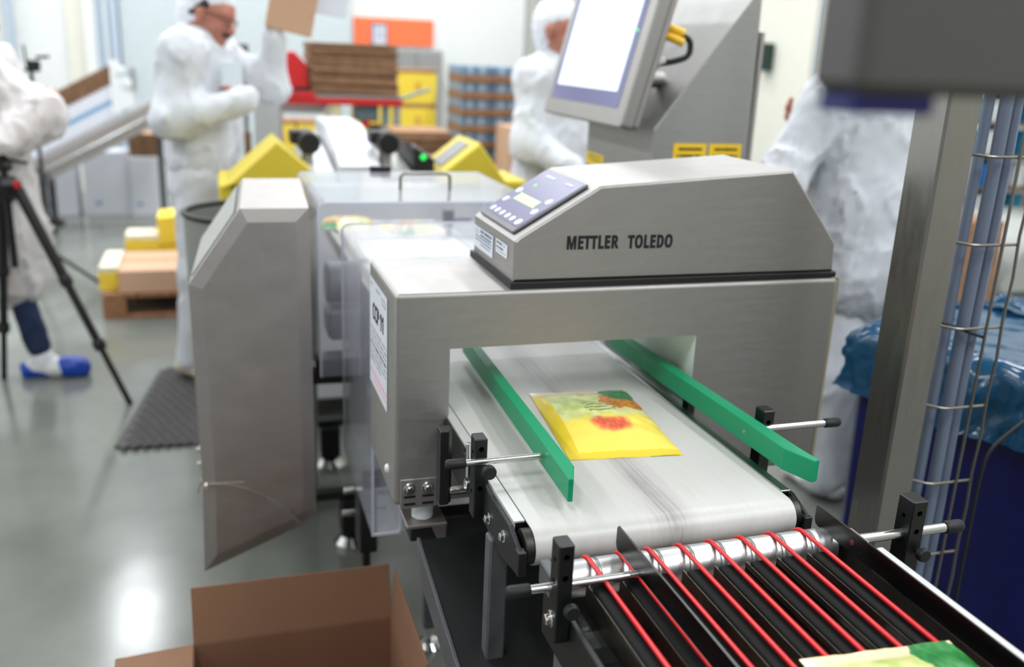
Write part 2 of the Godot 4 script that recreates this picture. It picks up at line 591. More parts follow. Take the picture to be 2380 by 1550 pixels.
	mat("shirt_rose", Color(0.62, 0.48, 0.48), 0.8)
	mat("jeans", Color(0.10, 0.16, 0.29), 0.8)
	mat("shoe_cream", Color(0.80, 0.74, 0.64), 0.6)
	mat("shoe_white", Color(0.85, 0.85, 0.86), 0.6)
	mat("cover_blue", Color(0.05, 0.25, 0.66), 0.35)
	# room
	grain(mat("floor_resin", Color(0.47, 0.48, 0.455), 0.3), noise_tex(0.006, 0.86, 1.0, 31, 512, 5), Vector3(0.5, 0.5, 0.5), noise_tex(0.01, 0.13, 0.22, 33))
	grain(mat("wall_white", Color(0.86, 0.865, 0.86), 0.7), fine, Vector3(0.6, 0.6, 0.6))
	grain(mat("wall_cream", Color(0.86, 0.85, 0.80), 0.7), fine, Vector3(0.6, 0.6, 0.6))
	grain(mat("wall_blue_grey", Color(0.74, 0.775, 0.79), 0.6), fine, Vector3(0.6, 0.6, 0.6))
	grain(mat("wall_grey", Color(0.70, 0.70, 0.70), 0.7), fine, Vector3(0.6, 0.6, 0.6))
	grain(mat("column_grey", Color(0.66, 0.66, 0.64), 0.7), fine, Vector3(0.6, 0.6, 0.6))
	mat("ceiling_white", Color(0.85, 0.85, 0.84), 0.8)
	var dif := mat("lamp_diffuser", Color(0.95, 0.95, 0.95), 0.5)
	dif.emission_enabled = true; dif.emission = Color(0.98, 1.0, 0.98); dif.emission_energy_multiplier = 3.0
	grain(mat("conduit_grey", Color(0.42, 0.46, 0.54), 0.42), fine, Vector3(8, 8, 8))

# worn white belting: rubbed streaks along the run, in the 0.4 m that one tile spans across it
func belt_tex() -> ImageTexture:
	var im := Image.create(256, 128, false, Image.FORMAT_RGB8)
	for x in 256:
		var u := x / 256.0
		var worn := clampf(1.0 - absf(u - 0.44) / 0.10, 0.0, 1.0)
		for y in 128:
			var l := nz.get_noise_3d(u * 60.0, cos(TAU * y / 128.0) * 0.5, sin(TAU * y / 128.0) * 0.5)
			var b := nz.get_noise_3d(u * 9.0, cos(TAU * y / 128.0) * 1.3 + 7.0, sin(TAU * y / 128.0) * 1.3)
			var d := 0.035 * maxf(0.0, b) + worn * (0.16 + 0.42 * maxf(0.0, l)) * (0.75 + 0.5 * b) + 0.03 * maxf(0.0, l)
			im.set_pixel(x, y, Color(1.0 - d, 1.0 - d * 1.06, 1.0 - d * 1.02))
	return ImageTexture.create_from_image(im)

# ---------------------------------------------------------------- room and lamps
func room():
	var x0 := -4.6; var x1 := 4.8; var z0 := -10.0; var z1 := 4.2; var h := 4.2
	var st := nb(); bb(st, Vector3(x0 - 0.2, -0.2, z0 - 0.2), Vector3(x1 + 0.2, 0, z1 + 0.2)); struct("floor", st, M.floor_resin)
	st = nb(); bb(st, Vector3(x0 - 0.2, h, z0 - 0.2), Vector3(x1 + 0.2, h + 0.2, z1 + 0.2)); struct("ceiling", st, M.ceiling_white)
	st = nb(); bb(st, Vector3(x0 - 0.2, 0, z0 - 0.2), Vector3(x0, h, z1 + 0.2)); struct("wall_left", st, M.wall_white)
	st = nb(); bb(st, Vector3(x1, 0, z0 - 0.2), Vector3(x1 + 0.2, h, z1 + 0.2)); struct("wall_right", st, M.wall_cream)
	st = nb(); bb(st, Vector3(x0, 0, z1), Vector3(x1, h, z1 + 0.2)); struct("wall_front", st, M.wall_grey)
	st = nb(); bb(st, Vector3(x0, 0, z0 - 0.2), Vector3(x1, h, z0)); struct("wall_back", st, M.wall_white)

func lamps():
	var i := 0
	for x in [-3.1, -0.95, 1.1, 3.0]:
		for z in [-8.8, -6.6, -4.4]:
			lamp(x, z, 1.0)
	for q in [[3.0, -2.2], [-3.1, -2.2], [3.0, 0.0], [-3.1, 0.0], [-0.95, 0.3], [3.0, 2.2], [1.1, 2.2], [2.0, 1.1]]:
		lamp(q[0], q[1], 1.0)

func lamp(x: float, z: float, k: float):
	var o := thing("ceiling_lamp", "long white fluorescent ceiling lamp with a flat diffuser", "lamp", Vector3(x, 4.2, z), "fluorescent ceiling lamps")
	var st := nb(); box(st, Vector3(0, -0.04, 0), Vector3(0.3, 0.08, 1.5), 0.01); obj("housing", st, M.white_plastic, o)
	st = nb(); box(st, Vector3(0, -0.085, 0), Vector3(0.26, 0.012, 1.45), 0.003); obj("diffuser", st, M.lamp_diffuser, o)
	var l := AreaLight3D.new()
	l.name = "light"
	l.area_size = Vector2(0.26, 1.45)
	l.light_energy = LAMP_ENERGY * k
	l.light_color = Color(0.965, 0.985, 1.0)
	l.shadow_enabled = true
	l.position = Vector3(0, -0.1, 0)
	l.rotation.x = -PI / 2
	l.area_range = 20.0
	l.area_attenuation = 2.0
	o.add_child(l)

# ---------------------------------------------------------------- metal detector
func metal_detector():
	var o := thing("metal_detector", "stainless steel metal detector with a sloped control head straddling the white belt", "metal detector", Vector3(0.69, 0.74, -1.565))
	var t := Vector3(0.69, 0.74, -1.565)
	var x0 := 0.267; var x1 := 1.106; var y0 := 0.74; var y1 := 1.117; var zf := -1.4345; var zb := -1.696
	var ax0 := 0.3595; var ax1 := 0.8185; var ay0 := 0.80; var ay1 := 1.0205
	var st := nb()
	# outer skin: rounded rim, four plates round the tunnel mouth, front and back
	var r := 0.007
	var steps := 4
	for side in [1, -1]:
		var z: float = zf if side == 1 else zb
		var rings := []
		for k in steps + 1:
			var a := PI * 0.5 * k / steps
			var d := r * (1.0 - sin(a)); var dz := r * (1.0 - cos(a))
			rings.append([round_rect(x1 - x0 - 2 * d, y1 - y0 - 2 * d, 0.008 - d * 0.9, 3, Vector2((x0 + x1) / 2, (y0 + y1) / 2)), z - side * dz])
		# rings[0]: inset by r at the face plane (k=0: d=r, dz=0)
		st.set_smooth_group(1)
		for k in steps:
			var p0: PackedVector2Array = rings[k][0]; var p1: PackedVector2Array = rings[k + 1][0]
			for i in p0.size():
				var j := (i + 1) % p0.size()
				var c := Vector3(p0[i].x - (x0 + x1) / 2, p0[i].y - (y0 + y1) / 2, 0)
				var out := Vector3(signf(c.x) * (1 if absf(c.x) > (x1 - x0) / 2 - 0.02 else 0), signf(c.y) * (1 if absf(c.y) > (y1 - y0) / 2 - 0.02 else 0), side * 0.8)
				quad(st, Vector3(p0[i].x, p0[i].y, rings[k][1]), Vector3(p0[j].x, p0[j].y, rings[k][1]), Vector3(p1[j].x, p1[j].y, rings[k + 1][1]), Vector3(p1[i].x, p1[i].y, rings[k + 1][1]), out)
		st.set_smooth_group(-1)
		var f: PackedVector2Array = rings[0][0]
		var lft := PackedVector2Array(); var rgt := PackedVector2Array()
		for p in f:
			if p.x < ax0: lft.append(p)
			else: rgt.append(p)
		# left side points run top to bottom, right side bottom to top
		var yt := y1 - r; var yb := y0 + r
		lft.append(Vector2(ax0, yb)); lft.append(Vector2(ax0, yt))
		var rr := PackedVector2Array()
		for i in rgt.size(): rr.append(rgt[(i + rgt.size() / 2) % rgt.size()])
		rr.append(Vector2(ax1, yt)); rr.append(Vector2(ax1, yb))
		for poly in [lft, rr, pv([ax0, ay1, ax1, ay1, ax1, yt, ax0, yt]), pv([ax0, yb, ax1, yb, ax1, ay0, ax0, ay0])]:
			var idx := Geometry2D.triangulate_polygon(poly)
			for i in range(0, idx.size(), 3):
				tri(st, Vector3(poly[idx[i]].x, poly[idx[i]].y, z), Vector3(poly[idx[i + 1]].x, poly[idx[i + 1]].y, z), Vector3(poly[idx[i + 2]].x, poly[idx[i + 2]].y, z), Vector3(0, 0, side))
	var pr := round_rect(x1 - x0, y1 - y0, 0.008, 3, Vector2((x0 + x1) / 2, (y0 + y1) / 2))
	for i in pr.size():
		var j := (i + 1) % pr.size()
		var e := pr[j] - pr[i]
		quad(st, Vector3(pr[i].x, pr[i].y, zf - r), Vector3(pr[j].x, pr[j].y, zf - r), Vector3(pr[j].x, pr[j].y, zb + r), Vector3(pr[i].x, pr[i].y, zb + r), Vector3(e.y, -e.x, 0))
	obj("tunnel_housing", st, M.steel, o, -t)
	# white tunnel lining
	st = nb()
	for q in [[ax0, ay0, ax0, ay1, 1, 0], [ax1, ay0, ax1, ay1, -1, 0], [ax0, ay1, ax1, ay1, 0, -1], [ax0, ay0, ax1, ay0, 0, 1]]:
		var n := Vector3(q[4], q[5], 0)
		var a := Vector3(q[0], q[1], 0); var b := Vector3(q[2], q[3], 0)
		var th := n * 0.004
		bb(st, a + Vector3(0, 0, zf - 0.0005), b - th + Vector3(0, 0, zb + 0.0005))
	obj("tunnel_lining", st, M.liner, o, -t)
	st = nb(); bb(st, Vector3(x1 - 0.0025, y0 + 0.004, zf - 0.004), Vector3(x1 + 0.0025, y1 - 0.001, zf - 0.012)); bb(st, Vector3(x1 - 0.012, y1 - 0.002, zf - 0.004), Vector3(x1 + 0.0025, y1 + 0.0015, zf - 0.012)); bb(st, Vector3(x1 + 0.0005, y0 + 0.002, zf - 0.004), Vector3(x1 + 0.007, y1, zb + 0.01), 0.002)
	obj("edge_seal", st, M.beige_seal, o, -t)
	# control head: a slab with sloped ends on a black gasket
	var head := Node3D.new(); head.name = "control_head"; o.add_child(head); head.position = -t
	var outline := pv([0.469, 1.1285, 1.1005, 1.1285, 1.097, 1.183, 0.987, 1.3155, 0.617, 1.2885, 0.4765, 1.204, 0.469, 1.197])
	st = nb(); prism(st, outline, -1.447, -1.702, Transform3D(), 0.004); obj("head_case", st, M.steel, head)
	st = nb(); prism(st, pv([0.463, 1.1165, 1.1035, 1.1165, 1.1035, 1.1285, 0.463, 1.1285]), -1.4405, -1.708, Transform3D(), 0.0015); obj("gasket", st, M.black_rubber, head)
	# keypad on the left slope, read from the left
	var s := Vector3(0.148, 0.089, 0).normalized()
	var up := s
	var right := Vector3(0, 0, 1)
	var n := right.cross(up)
	var base := Vector3(0.469, 1.1995, 0) + n * 0.0012
	var at := func(a: float, z: float, off := 0.0) -> Vector3: return base + s * a + Vector3(0, 0, z) + n * off
	var kx := func(a: float, z: float, off := 0.0) -> Transform3D: return fr(at.call(a, z, off), right, up)
	st = nb(); prism(st, round_rect(0.206, 0.155, 0.003, 2), 0.0, 0.005, kx.call(0.0845, -1.578), 0.0015); obj("keypad_frame", st, M.keypad_rim, head)
	st = nb(); prism(st, round_rect(0.196, 0.138, 0.003, 2), 0.0, 0.0056, kx.call(0.0885, -1.578), 0.0003); obj("keypad", st, M.keypad, head)
	st = nb(); prism(st, round_rect(0.108, 0.0195, 0.001, 2), 0.0, 0.0062, kx.call(0.0765, -1.5785), 0.0003); obj("display", st, M.lcd, head)
	for z in [-1.652, -1.624, -1.594, -1.563, -1.5335, -1.5]:
		key(kx.call(0.0298, z), 0.0105 if z > -1.51 else 0.0085, head)
	for q in [[0.0594, -1.658], [0.0895, -1.658], [0.0936, -1.503], [0.0625, -1.5]]:
		key(kx.call(q[0], q[1]), 0.010, head)
	for q in [[[0.0895, -1.650], [0.0895, -1.643], [0.0835, -1.632]], [[0.0594, -1.650], [0.0625, -1.641], [0.068, -1.634]], [[0.0936, -1.512], [0.0885, -1.52], [0.0825, -1.524]], [[0.0625, -1.509], [0.0655, -1.517], [0.0705, -1.524]]]:
		var pts := []
		for w in q: pts.append(at.call(w[0], w[1], 0.0056))
		st = nb(); tube(st, rounded(pts, 0.006, 4), 0.0006, 6); obj("key_line", st, M.key_white, head)
	st = nb(); lathe(st, [Vector2(0, 0.0068), Vector2(0.003, 0.0062), Vector2(0.0036, 0.005)].map(func(v): return v), 14, kx.call(0.114, -1.6296) * Transform3D(Basis(Vector3.RIGHT, PI / 2), Vector3.ZERO)); obj("status_light", st, M.led_green, head)
	letters("lettering", "METTLER TOLEDO", 0.048, 0.0062, kx.call(0.1440, -1.618, 0.006), M.key_white, head, 0.5)
	letters("lettering", "SAFELINE", 0.032, 0.0058, kx.call(0.1440, -1.522, 0.006), M.key_white, head, 0.5)
	letters("lettering", "METTLER", 0.0955, 0.0238, fr(Vector3(0.6092, 1.1935, -1.4468), Vector3.RIGHT, Vector3.UP), M.ink, head, 0.9)
	letters("lettering", "TOLEDO", 0.0855, 0.0243, fr(Vector3(0.7165, 1.1930, -1.4468), Vector3.RIGHT, Vector3.UP), M.ink, head, 0.9)
	# rating plates on the low left end
	sheet("rating_plate", fr(Vector3(0.4686, 1.161, -1.634), Vector3(0, 0, 1), Vector3.UP), 0.126, 0.040, print_mat("rating", 252, 80, [
		["rect", 8, 8, 60, 22, Color(0.75, 0.77, 0.8)], ["text", 84, 6, 150, 10, Color(0.15, 0.2, 0.3)], ["text", 84, 22, 150, 8, Color(0.15, 0.2, 0.3)], ["text", 14, 34, 220, 6, Color(0.25, 0.27, 0.33)], ["text", 14, 46, 220, 6, Color(0.3, 0.32, 0.38)], ["text", 84, 58, 140, 6, Color(0.3, 0.32, 0.38)], ["rect", 14, 34, 50, 3, Color(0.6, 0.3, 0.35)]], Color(0.84, 0.86, 0.9)), head)
	sheet("rating_plate", fr(Vector3(0.4686, 1.171, -1.518), Vector3(0, 0, 1), Vector3.UP), 0.069, 0.0235, print_mat("serial", 138, 48, [["text", 8, 6, 70, 8, Color(0.15, 0.18, 0.25)], ["rect", 84, 6, 30, 10, Color(0.72, 0.74, 0.78)], ["text", 8, 22, 84, 8, Color(0.15, 0.18, 0.25)], ["text", 8, 36, 110, 4, Color(0.35, 0.37, 0.42)]], Color(0.86, 0.87, 0.9)), head)
	# notice in a sleeve on the left cheek
	var sh := fr(Vector3(0.2664, 0.989, -1.594), Vector3(0, 0, 1), Vector3.UP)
	var notice := sheet("notice_sheet", sh, 0.184, 0.206, print_mat("notice", 184, 206, [
		["text", 8, 10, 24, 4, Color(0.35, 0.36, 0.4)], ["text", 70, 10, 40, 4, Color(0.35, 0.36, 0.4)], ["text", 128, 12, 46, 4, Color(0.4, 0.41, 0.45)], ["text", 128, 20, 46, 4, Color(0.4, 0.41, 0.45)],
		["text", 6, 92, 170, 4, Color(0.3, 0.31, 0.36)], ["text", 6, 102, 172, 4, Color(0.3, 0.31, 0.36)], ["text", 6, 112, 172, 4, Color(0.3, 0.31, 0.36)], ["text", 6, 122, 168, 6, Color(0.15, 0.16, 0.2)], ["text", 6, 134, 172, 4, Color(0.3, 0.31, 0.36)], ["text", 6, 144, 172, 4, Color(0.3, 0.31, 0.36)], ["text", 6, 154, 120, 4, Color(0.3, 0.31, 0.36)], ["rect", 6, 176, 172, 5, Color(0.92, 0.62, 0.70)], ["rect", 30, 188, 148, 4, Color(0.93, 0.66, 0.72)]], Color(0.84, 0.85, 0.88)), o)
	notice.position -= t
	letters("lettering", "CCP 11", 0.112, 0.032, fr(sh.origin + Vector3(-0.0012, 0.045, 0.0), Vector3(0, 0, 1), Vector3.UP), M.ink, o, 0.0).position -= t
	# mounting plates, rubber feet
	for x in [0.309, 0.87]:
		st = nb()
		var poly := pv([-0.0325, 0, 0.0325, 0, 0.0325, 0.055, -0.0325, 0.055])
		prism(st, poly, zf, zf + 0.004, Transform3D(Basis(), Vector3(x, 0.735, 0)), 0.001)
		var pl := obj("mounting_plate", st, M.steel_worn, o, -t)
		for dx in [-0.016, 0.016]:
			bolt(Vector3(x + dx, 0.772, zf + 0.004), Vector3(0, 0, 1), 0.0075, M.chrome, pl)
			st = nb()
			for yy in [0.757, 0.743]: prism(st, round_rect(0.021, 0.0045, 0.002, 3), 0, 0.0006, Transform3D(Basis(), Vector3(x + dx, yy, zf + 0.004)))
			obj("slot", st, M.ink, pl)
		st = nb(); cyl(st, Vector3(x + 0.012, 0.703, zf - 0.022), Vector3(x + 0.012, 0.741, zf - 0.022), 0.019, 20, 0.004); obj("spacer", st, M.white_plastic, o, -t)
		st = nb(); cyl(st, Vector3(x + 0.012, 0.703, zb + 0.03), Vector3(x + 0.012, 0.741, zb + 0.03), 0.019, 20, 0.004); obj("spacer", st, M.white_plastic, o, -t)
	st = nb(); lathe(st, [Vector2(0.0, 0.006), Vector2(0.006, 0.005), Vector2(0.009, 0.0)], 14, Transform3D(Basis(Vector3(0, 0, 1), PI / 2), Vector3(0.267, 0.782, -1.50))); obj("plug", st, M.white_plastic, o, -t)

func key(xf: Transform3D, r: float, head: Node3D):
	var st := nb()
	var pts := PackedVector2Array()
	for i in 22: pts.append(Vector2(cos(TAU * i / 22) * r, sin(TAU * i / 22) * r * 0.78))
	prism(st, pts, 0.0, 0.0064, xf, 0.0005)
	obj("key", st, M.key_white, head)

# a flat print: «text» is a row of word-like dashes, too small on the photograph to read
func print_mat(called: String, w: int, h: int, items: Array, paper: Color) -> StandardMaterial3D:
	var im := Image.create(w, h, false, Image.FORMAT_RGB8)
	im.fill(paper)
	var rng := RandomNumberGenerator.new()
	rng.seed = hash(called)
	for it in items:
		if it[0] == "rect": im.fill_rect(Rect2i(it[1], it[2], it[3], it[4]), it[5])
		else:
			var x: int = it[1]
			while x < it[1] + it[3]:
				var l := rng.randi_range(1, 3) * maxi(1, it[4] / 3)
				im.fill_rect(Rect2i(x, it[2], mini(l, it[1] + it[3] - x), it[4]), it[5])
				x += l + (1 if rng.randf() < 0.8 else 4)
	var m := mat(called, Color.WHITE, 0.5)
	m.albedo_texture = ImageTexture.create_from_image(im)
	return m

# ---------------------------------------------------------------- white belt conveyor with green guide rails
func belt_conveyor():
	var o := thing("belt_conveyor", "white belt conveyor with green guide rails running through the metal detector", "conveyor", Vector3(0.57, 0, -1.5))
	var t := Vector3(0.57, 0, -1.5)
	var zn := -1.035; var zr := -2.02; var r := 0.0265
	# belt loop
	var loop := []
	for k in 13:
		var a := PI * 0.5 - PI * k / 12
		loop.append(Vector2(zn + cos(a) * r, 0.9 - r + sin(a) * r))
	for k in 13:
		var a := -PI * 0.5 - PI * k / 12
		loop.append(Vector2(zr + cos(a) * r, 0.9 - r + sin(a) * r))
	var st := nb()
	var bx0 := 0.3745; var bx1 := 0.7665
	var th := 0.0022
	for i in loop.size():
		var j := (i + 1) % loop.size()
		var a: Vector2 = loop[i]; var b: Vector2 = loop[j]
		var out := Vector3(0, b.x - a.x, a.y - b.y)
		if out.dot(Vector3(0, (a.y + b.y) / 2 - 0.9 + r, ((a.x + b.x) / 2) - clampf((a.x + b.x) / 2, zr, zn))) < 0: out = -out
		st.set_smooth_group(1)
		quad(st, Vector3(bx0, a.y, a.x), Vector3(bx1, a.y, a.x), Vector3(bx1, b.y, b.x), Vector3(bx0, b.y, b.x), out)
		var ca := Vector2(clampf(a.x, zr, zn), 0.9 - r); var cb := Vector2(clampf(b.x, zr, zn), 0.9 - r)
		var ai := a + (ca - a).normalized() * th; var bi := b + (cb - b).normalized() * th
		st.set_smooth_group(-1)
		quad(st, Vector3(bx0, a.y, a.x), Vector3(bx0, b.y, b.x), Vector3(bx0, bi.y, bi.x), Vector3(bx0, ai.y, ai.x), Vector3(-1, 0, 0))
		quad(st, Vector3(bx1, a.y, a.x), Vector3(bx1, b.y, b.x), Vector3(bx1, bi.y, bi.x), Vector3(bx1, ai.y, ai.x), Vector3(1, 0, 0))
	obj("belt", st, M.belt, o, -t)
	for z in [zn, zr]:
		st = nb(); cyl(st, Vector3(0.362, 0.9 - r, z), Vector3(0.779, 0.9 - r, z), r - th - 0.0004, 28, 0.0015); obj("roller", st, M.steel_dark, o, -t)
	st = nb(); bb(st, Vector3(bx0 + 0.004, 0.852, zr + 0.03), Vector3(bx1 - 0.004, 0.8972, zn - 0.032), 0.001); obj("slider_bed", st, M.steel_dark, o, -t)
	# side channels: bright strip on top, dark web below
	for s in [0, 1]:
		var xs := 0.3575 if s == 0 else 0.7685
		st = nb(); bb(st, Vector3(xs, 0.8965, -1.98), Vector3(xs + 0.0155, 0.9, -1.056), 0.0006); bb(st, Vector3(xs + (0 if s == 0 else 0.0135), 0.852, -1.98), Vector3(xs + (0.002 if s == 0 else 0.0155), 0.8968, -1.056))
		obj("side_channel", st, M.strip_steel if s == 0 else M.steel_bright, o, -t)
		# black end plate that carries the nose roller
		st = nb()
		var poly := pv([-1.30, 0.895, -1.055, 0.895, -1.012, 0.880, -1.0075, 0.872, -1.0075, 0.845, -1.10, 0.829, -1.17, 0.838, -1.30, 0.838])
		var px := 0.3505 if s == 0 else 0.7845
		prism(st, poly, 0.0, 0.0065, Transform3D(Basis(Vector3(0, 0, 1), Vector3.UP, Vector3(-1, 0, 0)), Vector3(px + (0.0065 if s == 0 else 0.0065), 0, 0)), 0.0012)
		obj("end_plate", st, M.black_paint, o, -t)
		st = nb(); bb(st, Vector3(px - (0.001 if s == 0 else 0.005), 0.845, -1.0215), Vector3(px + (0.0105 if s == 0 else 0.0075), 0.880, -1.0065), 0.001); obj("tension_block", st, M.black_paint, o, -t)
	for q in [Vector3(0.3505, 0.868, -1.075), Vector3(0.3505, 0.857, -1.148)]:
		bolt(q, Vector3(-1, 0, 0), 0.0062, M.chrome, o).position -= t
	# left web seen under the strip
	st = nb(); bb(st, Vector3(0.352, 0.826, -1.985), Vector3(0.3574, 0.8955, -1.302)); obj("side_web", st, M.steel_dark, o, -t)
	st = nb(); bb(st, Vector3(0.7842, 0.826, -1.985), Vector3(0.79, 0.8955, -1.302)); obj("side_web", st, M.steel_dark, o, -t)
	# guide rails
	rail(o, t, true); rail(o, t, false)
	# left clamp: drilled block, rod, cap, knob
	clamp_block(o, t, Vector3(0.3355, 0.842, -1.19), Vector3(0.0185, 0.126, 0.026), [0.016, 0.078])
	rod(o, t, Vector3(0.294, 0.9335, -1.177), Vector3(0.436, 0.9335, -1.177), 0.0052, true)
	knob(o, t, Vector3(0.350, 0.927, -1.164), 0.0105)
	# left carrier bar on a short shaft
	st = nb(); prism(st, pv([0.306, -0.0125, 0.319, -0.0125, 0.326, -0.004, 0.326, 0.0125, 0.306, 0.0125].map(func(v): return v)), 0.822, 0.946, Transform3D(Basis(Vector3(1, 0, 0), Vector3(0, 0, -1), Vector3.UP), Vector3(0, 0, -1.2785)), 0.0015)
	obj("carrier_bar", st, M.black_plastic, o, -t)
	st = nb(); cyl(st, Vector3(0.322, 0.842, -1.274), Vector3(0.352, 0.842, -1.274), 0.0075, 16, 0.0015); obj("shaft", st, M.steel_bright, o, -t)
	st = nb(); cyl(st, Vector3(0.346, 0.874, -1.252), Vector3(0.346, 0.93, -1.252), 0.004, 12); cyl(st, Vector3(0.342, 0.862, -1.252), Vector3(0.353, 0.862, -1.252), 0.009, 14); obj("sensor_stud", st, M.chrome, o, -t)
	# right clamp
	clamp_block(o, t, Vector3(0.8225, 0.85, -1.215), Vector3(0.021, 0.113, 0.026), [0.02])
	rod(o, t, Vector3(0.81, 0.9335, -1.201), Vector3(0.966, 0.9335, -1.201), 0.0055, false)
	st = nb(); bb(st, Vector3(0.785, 0.835, -1.22), Vector3(0.824, 0.853, -1.185), 0.002); obj("clamp_foot", st, M.black_plastic, o, -t)
	clamp_block(o, t, Vector3(0.795, 0.86, -1.41), Vector3(0.016, 0.07, 0.02), [])
	# stand: two legs a side on round feet, cross rails, dark shroud
	for z in [-1.13, -2.045]:
		for x in ([0.3585, 0.765] if z > -1.5 else [0.4725, 0.71]):
			st = nb(); bb(st, Vector3(x - 0.014, 0.06, z - 0.014), Vector3(x + 0.014, 0.84, z + 0.014), 0.003); obj("leg", st, M.grey_paint, o, -t)
			st = nb(); lathe(st, [Vector2(0, 0), Vector2(0.036, 0), Vector2(0.036, 0.008), Vector2(0.024, 0.022), Vector2(0.008, 0.03), Vector2(0.008, 0.075), Vector2(0, 0.075)], 20, Transform3D(Basis(), Vector3(x, 0, z)), false); obj("foot", st, M.chrome, o, -t)
	for z in [-1.13, -2.045]:
		st = nb(); bb(st, Vector3(0.37 if z > -1.5 else 0.48, 0.30, z - 0.012), Vector3(0.755 if z > -1.5 else 0.70, 0.33, z + 0.012), 0.003); obj("stretcher", st, M.grey_paint, o, -t)
	st = nb(); prism(st, pv([-1.39, 0.695, -0.995, 0.620, -0.995, 0.585, -1.39, 0.650]), 0.0, 0.53, Transform3D(Basis(Vector3(0, 0, 1), Vector3.UP, Vector3(-1, 0, 0)), Vector3(0.83, 0, 0)), 0.004); obj("drip_tray", st, M.black_paint, o, -t)
	st = nb(); prism(st, pv([-1.392, 0.699, -0.993, 0.624, -0.993, 0.570, -1.392, 0.640]), 0.0, 0.006, Transform3D(Basis(Vector3(0, 0, 1), Vector3.UP, Vector3(-1, 0, 0)), Vector3(0.304, 0, 0)), 0.001); obj("drip_tray_flange", st, M.grey_paint, o, -t)
	for x in [0.321, 0.882]:
		st = nb(); bb(st, Vector3(x - 0.033, 0.697, -1.70), Vector3(x + 0.038, 0.7035, -1.425), 0.001); prism(st, pv([0, 0, 0.027, 0, 0.027, -0.068]), 0, 0.003, Transform3D(Basis(), Vector3(x + 0.010, 0.699, -1.43))); obj("support_bracket", st, M.steel_worn, o, -t)
	st = nb(); bb(st, Vector3(0.305, 0.655, -1.69), Vector3(0.91, 0.697, -1.645), 0.002); obj("cross_beam", st, M.black_paint, o, -t)
	st = nb(); bb(st, Vector3(0.30, 0.655, -1.50), Vector3(0.91, 0.697, -1.455), 0.002); obj("cross_beam", st, M.black_paint, o, -t)

func rail(o: Node3D, t: Vector3, left: bool):
	# plan outline (x, z), extruded upward; the inner face is cut back at the mouth
	var plan: PackedVector2Array
	if left: plan = pv([0.457, -1.72, 0.4365, -1.105, 0.435, -1.062, 0.4415, -1.060, 0.4575, -1.10, 0.4765, -1.72])
	else: plan = pv([0.770, -1.70, 0.788, -1.09, 0.806, -1.040, 0.8165, -1.042, 0.8125, -1.09, 0.7915, -1.70])
	var st := nb()
	var bottom := 0.9165; var top := 0.951
	var f := Transform3D(Basis(Vector3.RIGHT, Vector3(0, 0, 1), Vector3(0, -1, 0)), Vector3(0, 0, 0))
	prism(st, plan, -top, -bottom, f, 0.0012)
	obj("guide_rail", st, M.green_plastic, o, -t)
	if not left:
		st = nb(); cyl(st, Vector3(0.786, 0.934, -1.195), Vector3(0.7838, 0.934, -1.195), 0.0032, 14, 0.0006); obj("screw", st, M.steel_worn, o, -t)

# black block drilled with holes on the front and the left side
func clamp_block(o: Node3D, t: Vector3, at: Vector3, s: Vector3, holes: Array):
	var c := at + Vector3(s.x / 2, s.y / 2, 0)
	var n := CSGCombiner3D.new()
	var st := nb(); box(st, Vector3.ZERO, s, 0.0016); st.generate_normals()
	var a := CSGMesh3D.new(); a.mesh = st.commit(); a.material = M.black_plastic; n.add_child(a)
	for h in holes:
		for ax in 2:
			var k := CSGCylinder3D.new()
			k.radius = 0.0042 if ax == 0 else 0.0036
			k.height = s.z * 1.2 if ax == 0 else s.x * 0.8
			k.sides = 14
			k.operation = CSGShape3D.OPERATION_SUBTRACTION
			k.material = M.black_plastic
			k.position = Vector3(0, s.y / 2 - h - (0.006 if ax == 1 else 0.0), s.z * 0.55) if ax == 0 else Vector3(-s.x * 0.5, s.y / 2 - h - 0.008, 0)
			k.rotation = Vector3(PI / 2, 0, 0) if ax == 0 else Vector3(0, 0, PI / 2)
			n.add_child(k)
	n.name = "clamp_block"
	o.add_child(n, true)
	n.position = c - t

func rod(o: Node3D, t: Vector3, a: Vector3, b: Vector3, r: float, cap_a: bool):
	var st := nb(); cyl(st, a, b, r, 16, 0.0008); obj("rod", st, M.steel_bright, o, -t)
	var d := (b - a).normalized()
	var e := a if cap_a else b
	if not cap_a: d = -d
	st = nb()
	lathe(st, [Vector2(0, -0.002), Vector2(r + 0.0008, -0.0015), Vector2(r + 0.0024, 0.002), Vector2(r + 0.0022, 0.026), Vector2(r + 0.0012, 0.0275), Vector2(r - 0.001, 0.0275)], 18, along(e, e + d), true)
	obj("end_cap", st, M.black_rubber, o, -t)

func knob(o: Node3D, t: Vector3, at: Vector3, r: float):
	var st := nb()
	cyl(st, at - Vector3(0, 0, 0.003), at + Vector3(0, 0, 0.008), r * 0.4, 12, 0.0)
	lathe(st, [Vector2(r * 0.8, 0.006), Vector2(r, 0.0075), Vector2(r, 0.014), Vector2(r * 0.88, 0.0165), Vector2(0, 0.017)], 24, along(at, at + Vector3(0, 0, 1)))
	obj("knob", st, M.black_rubber, o, -t)

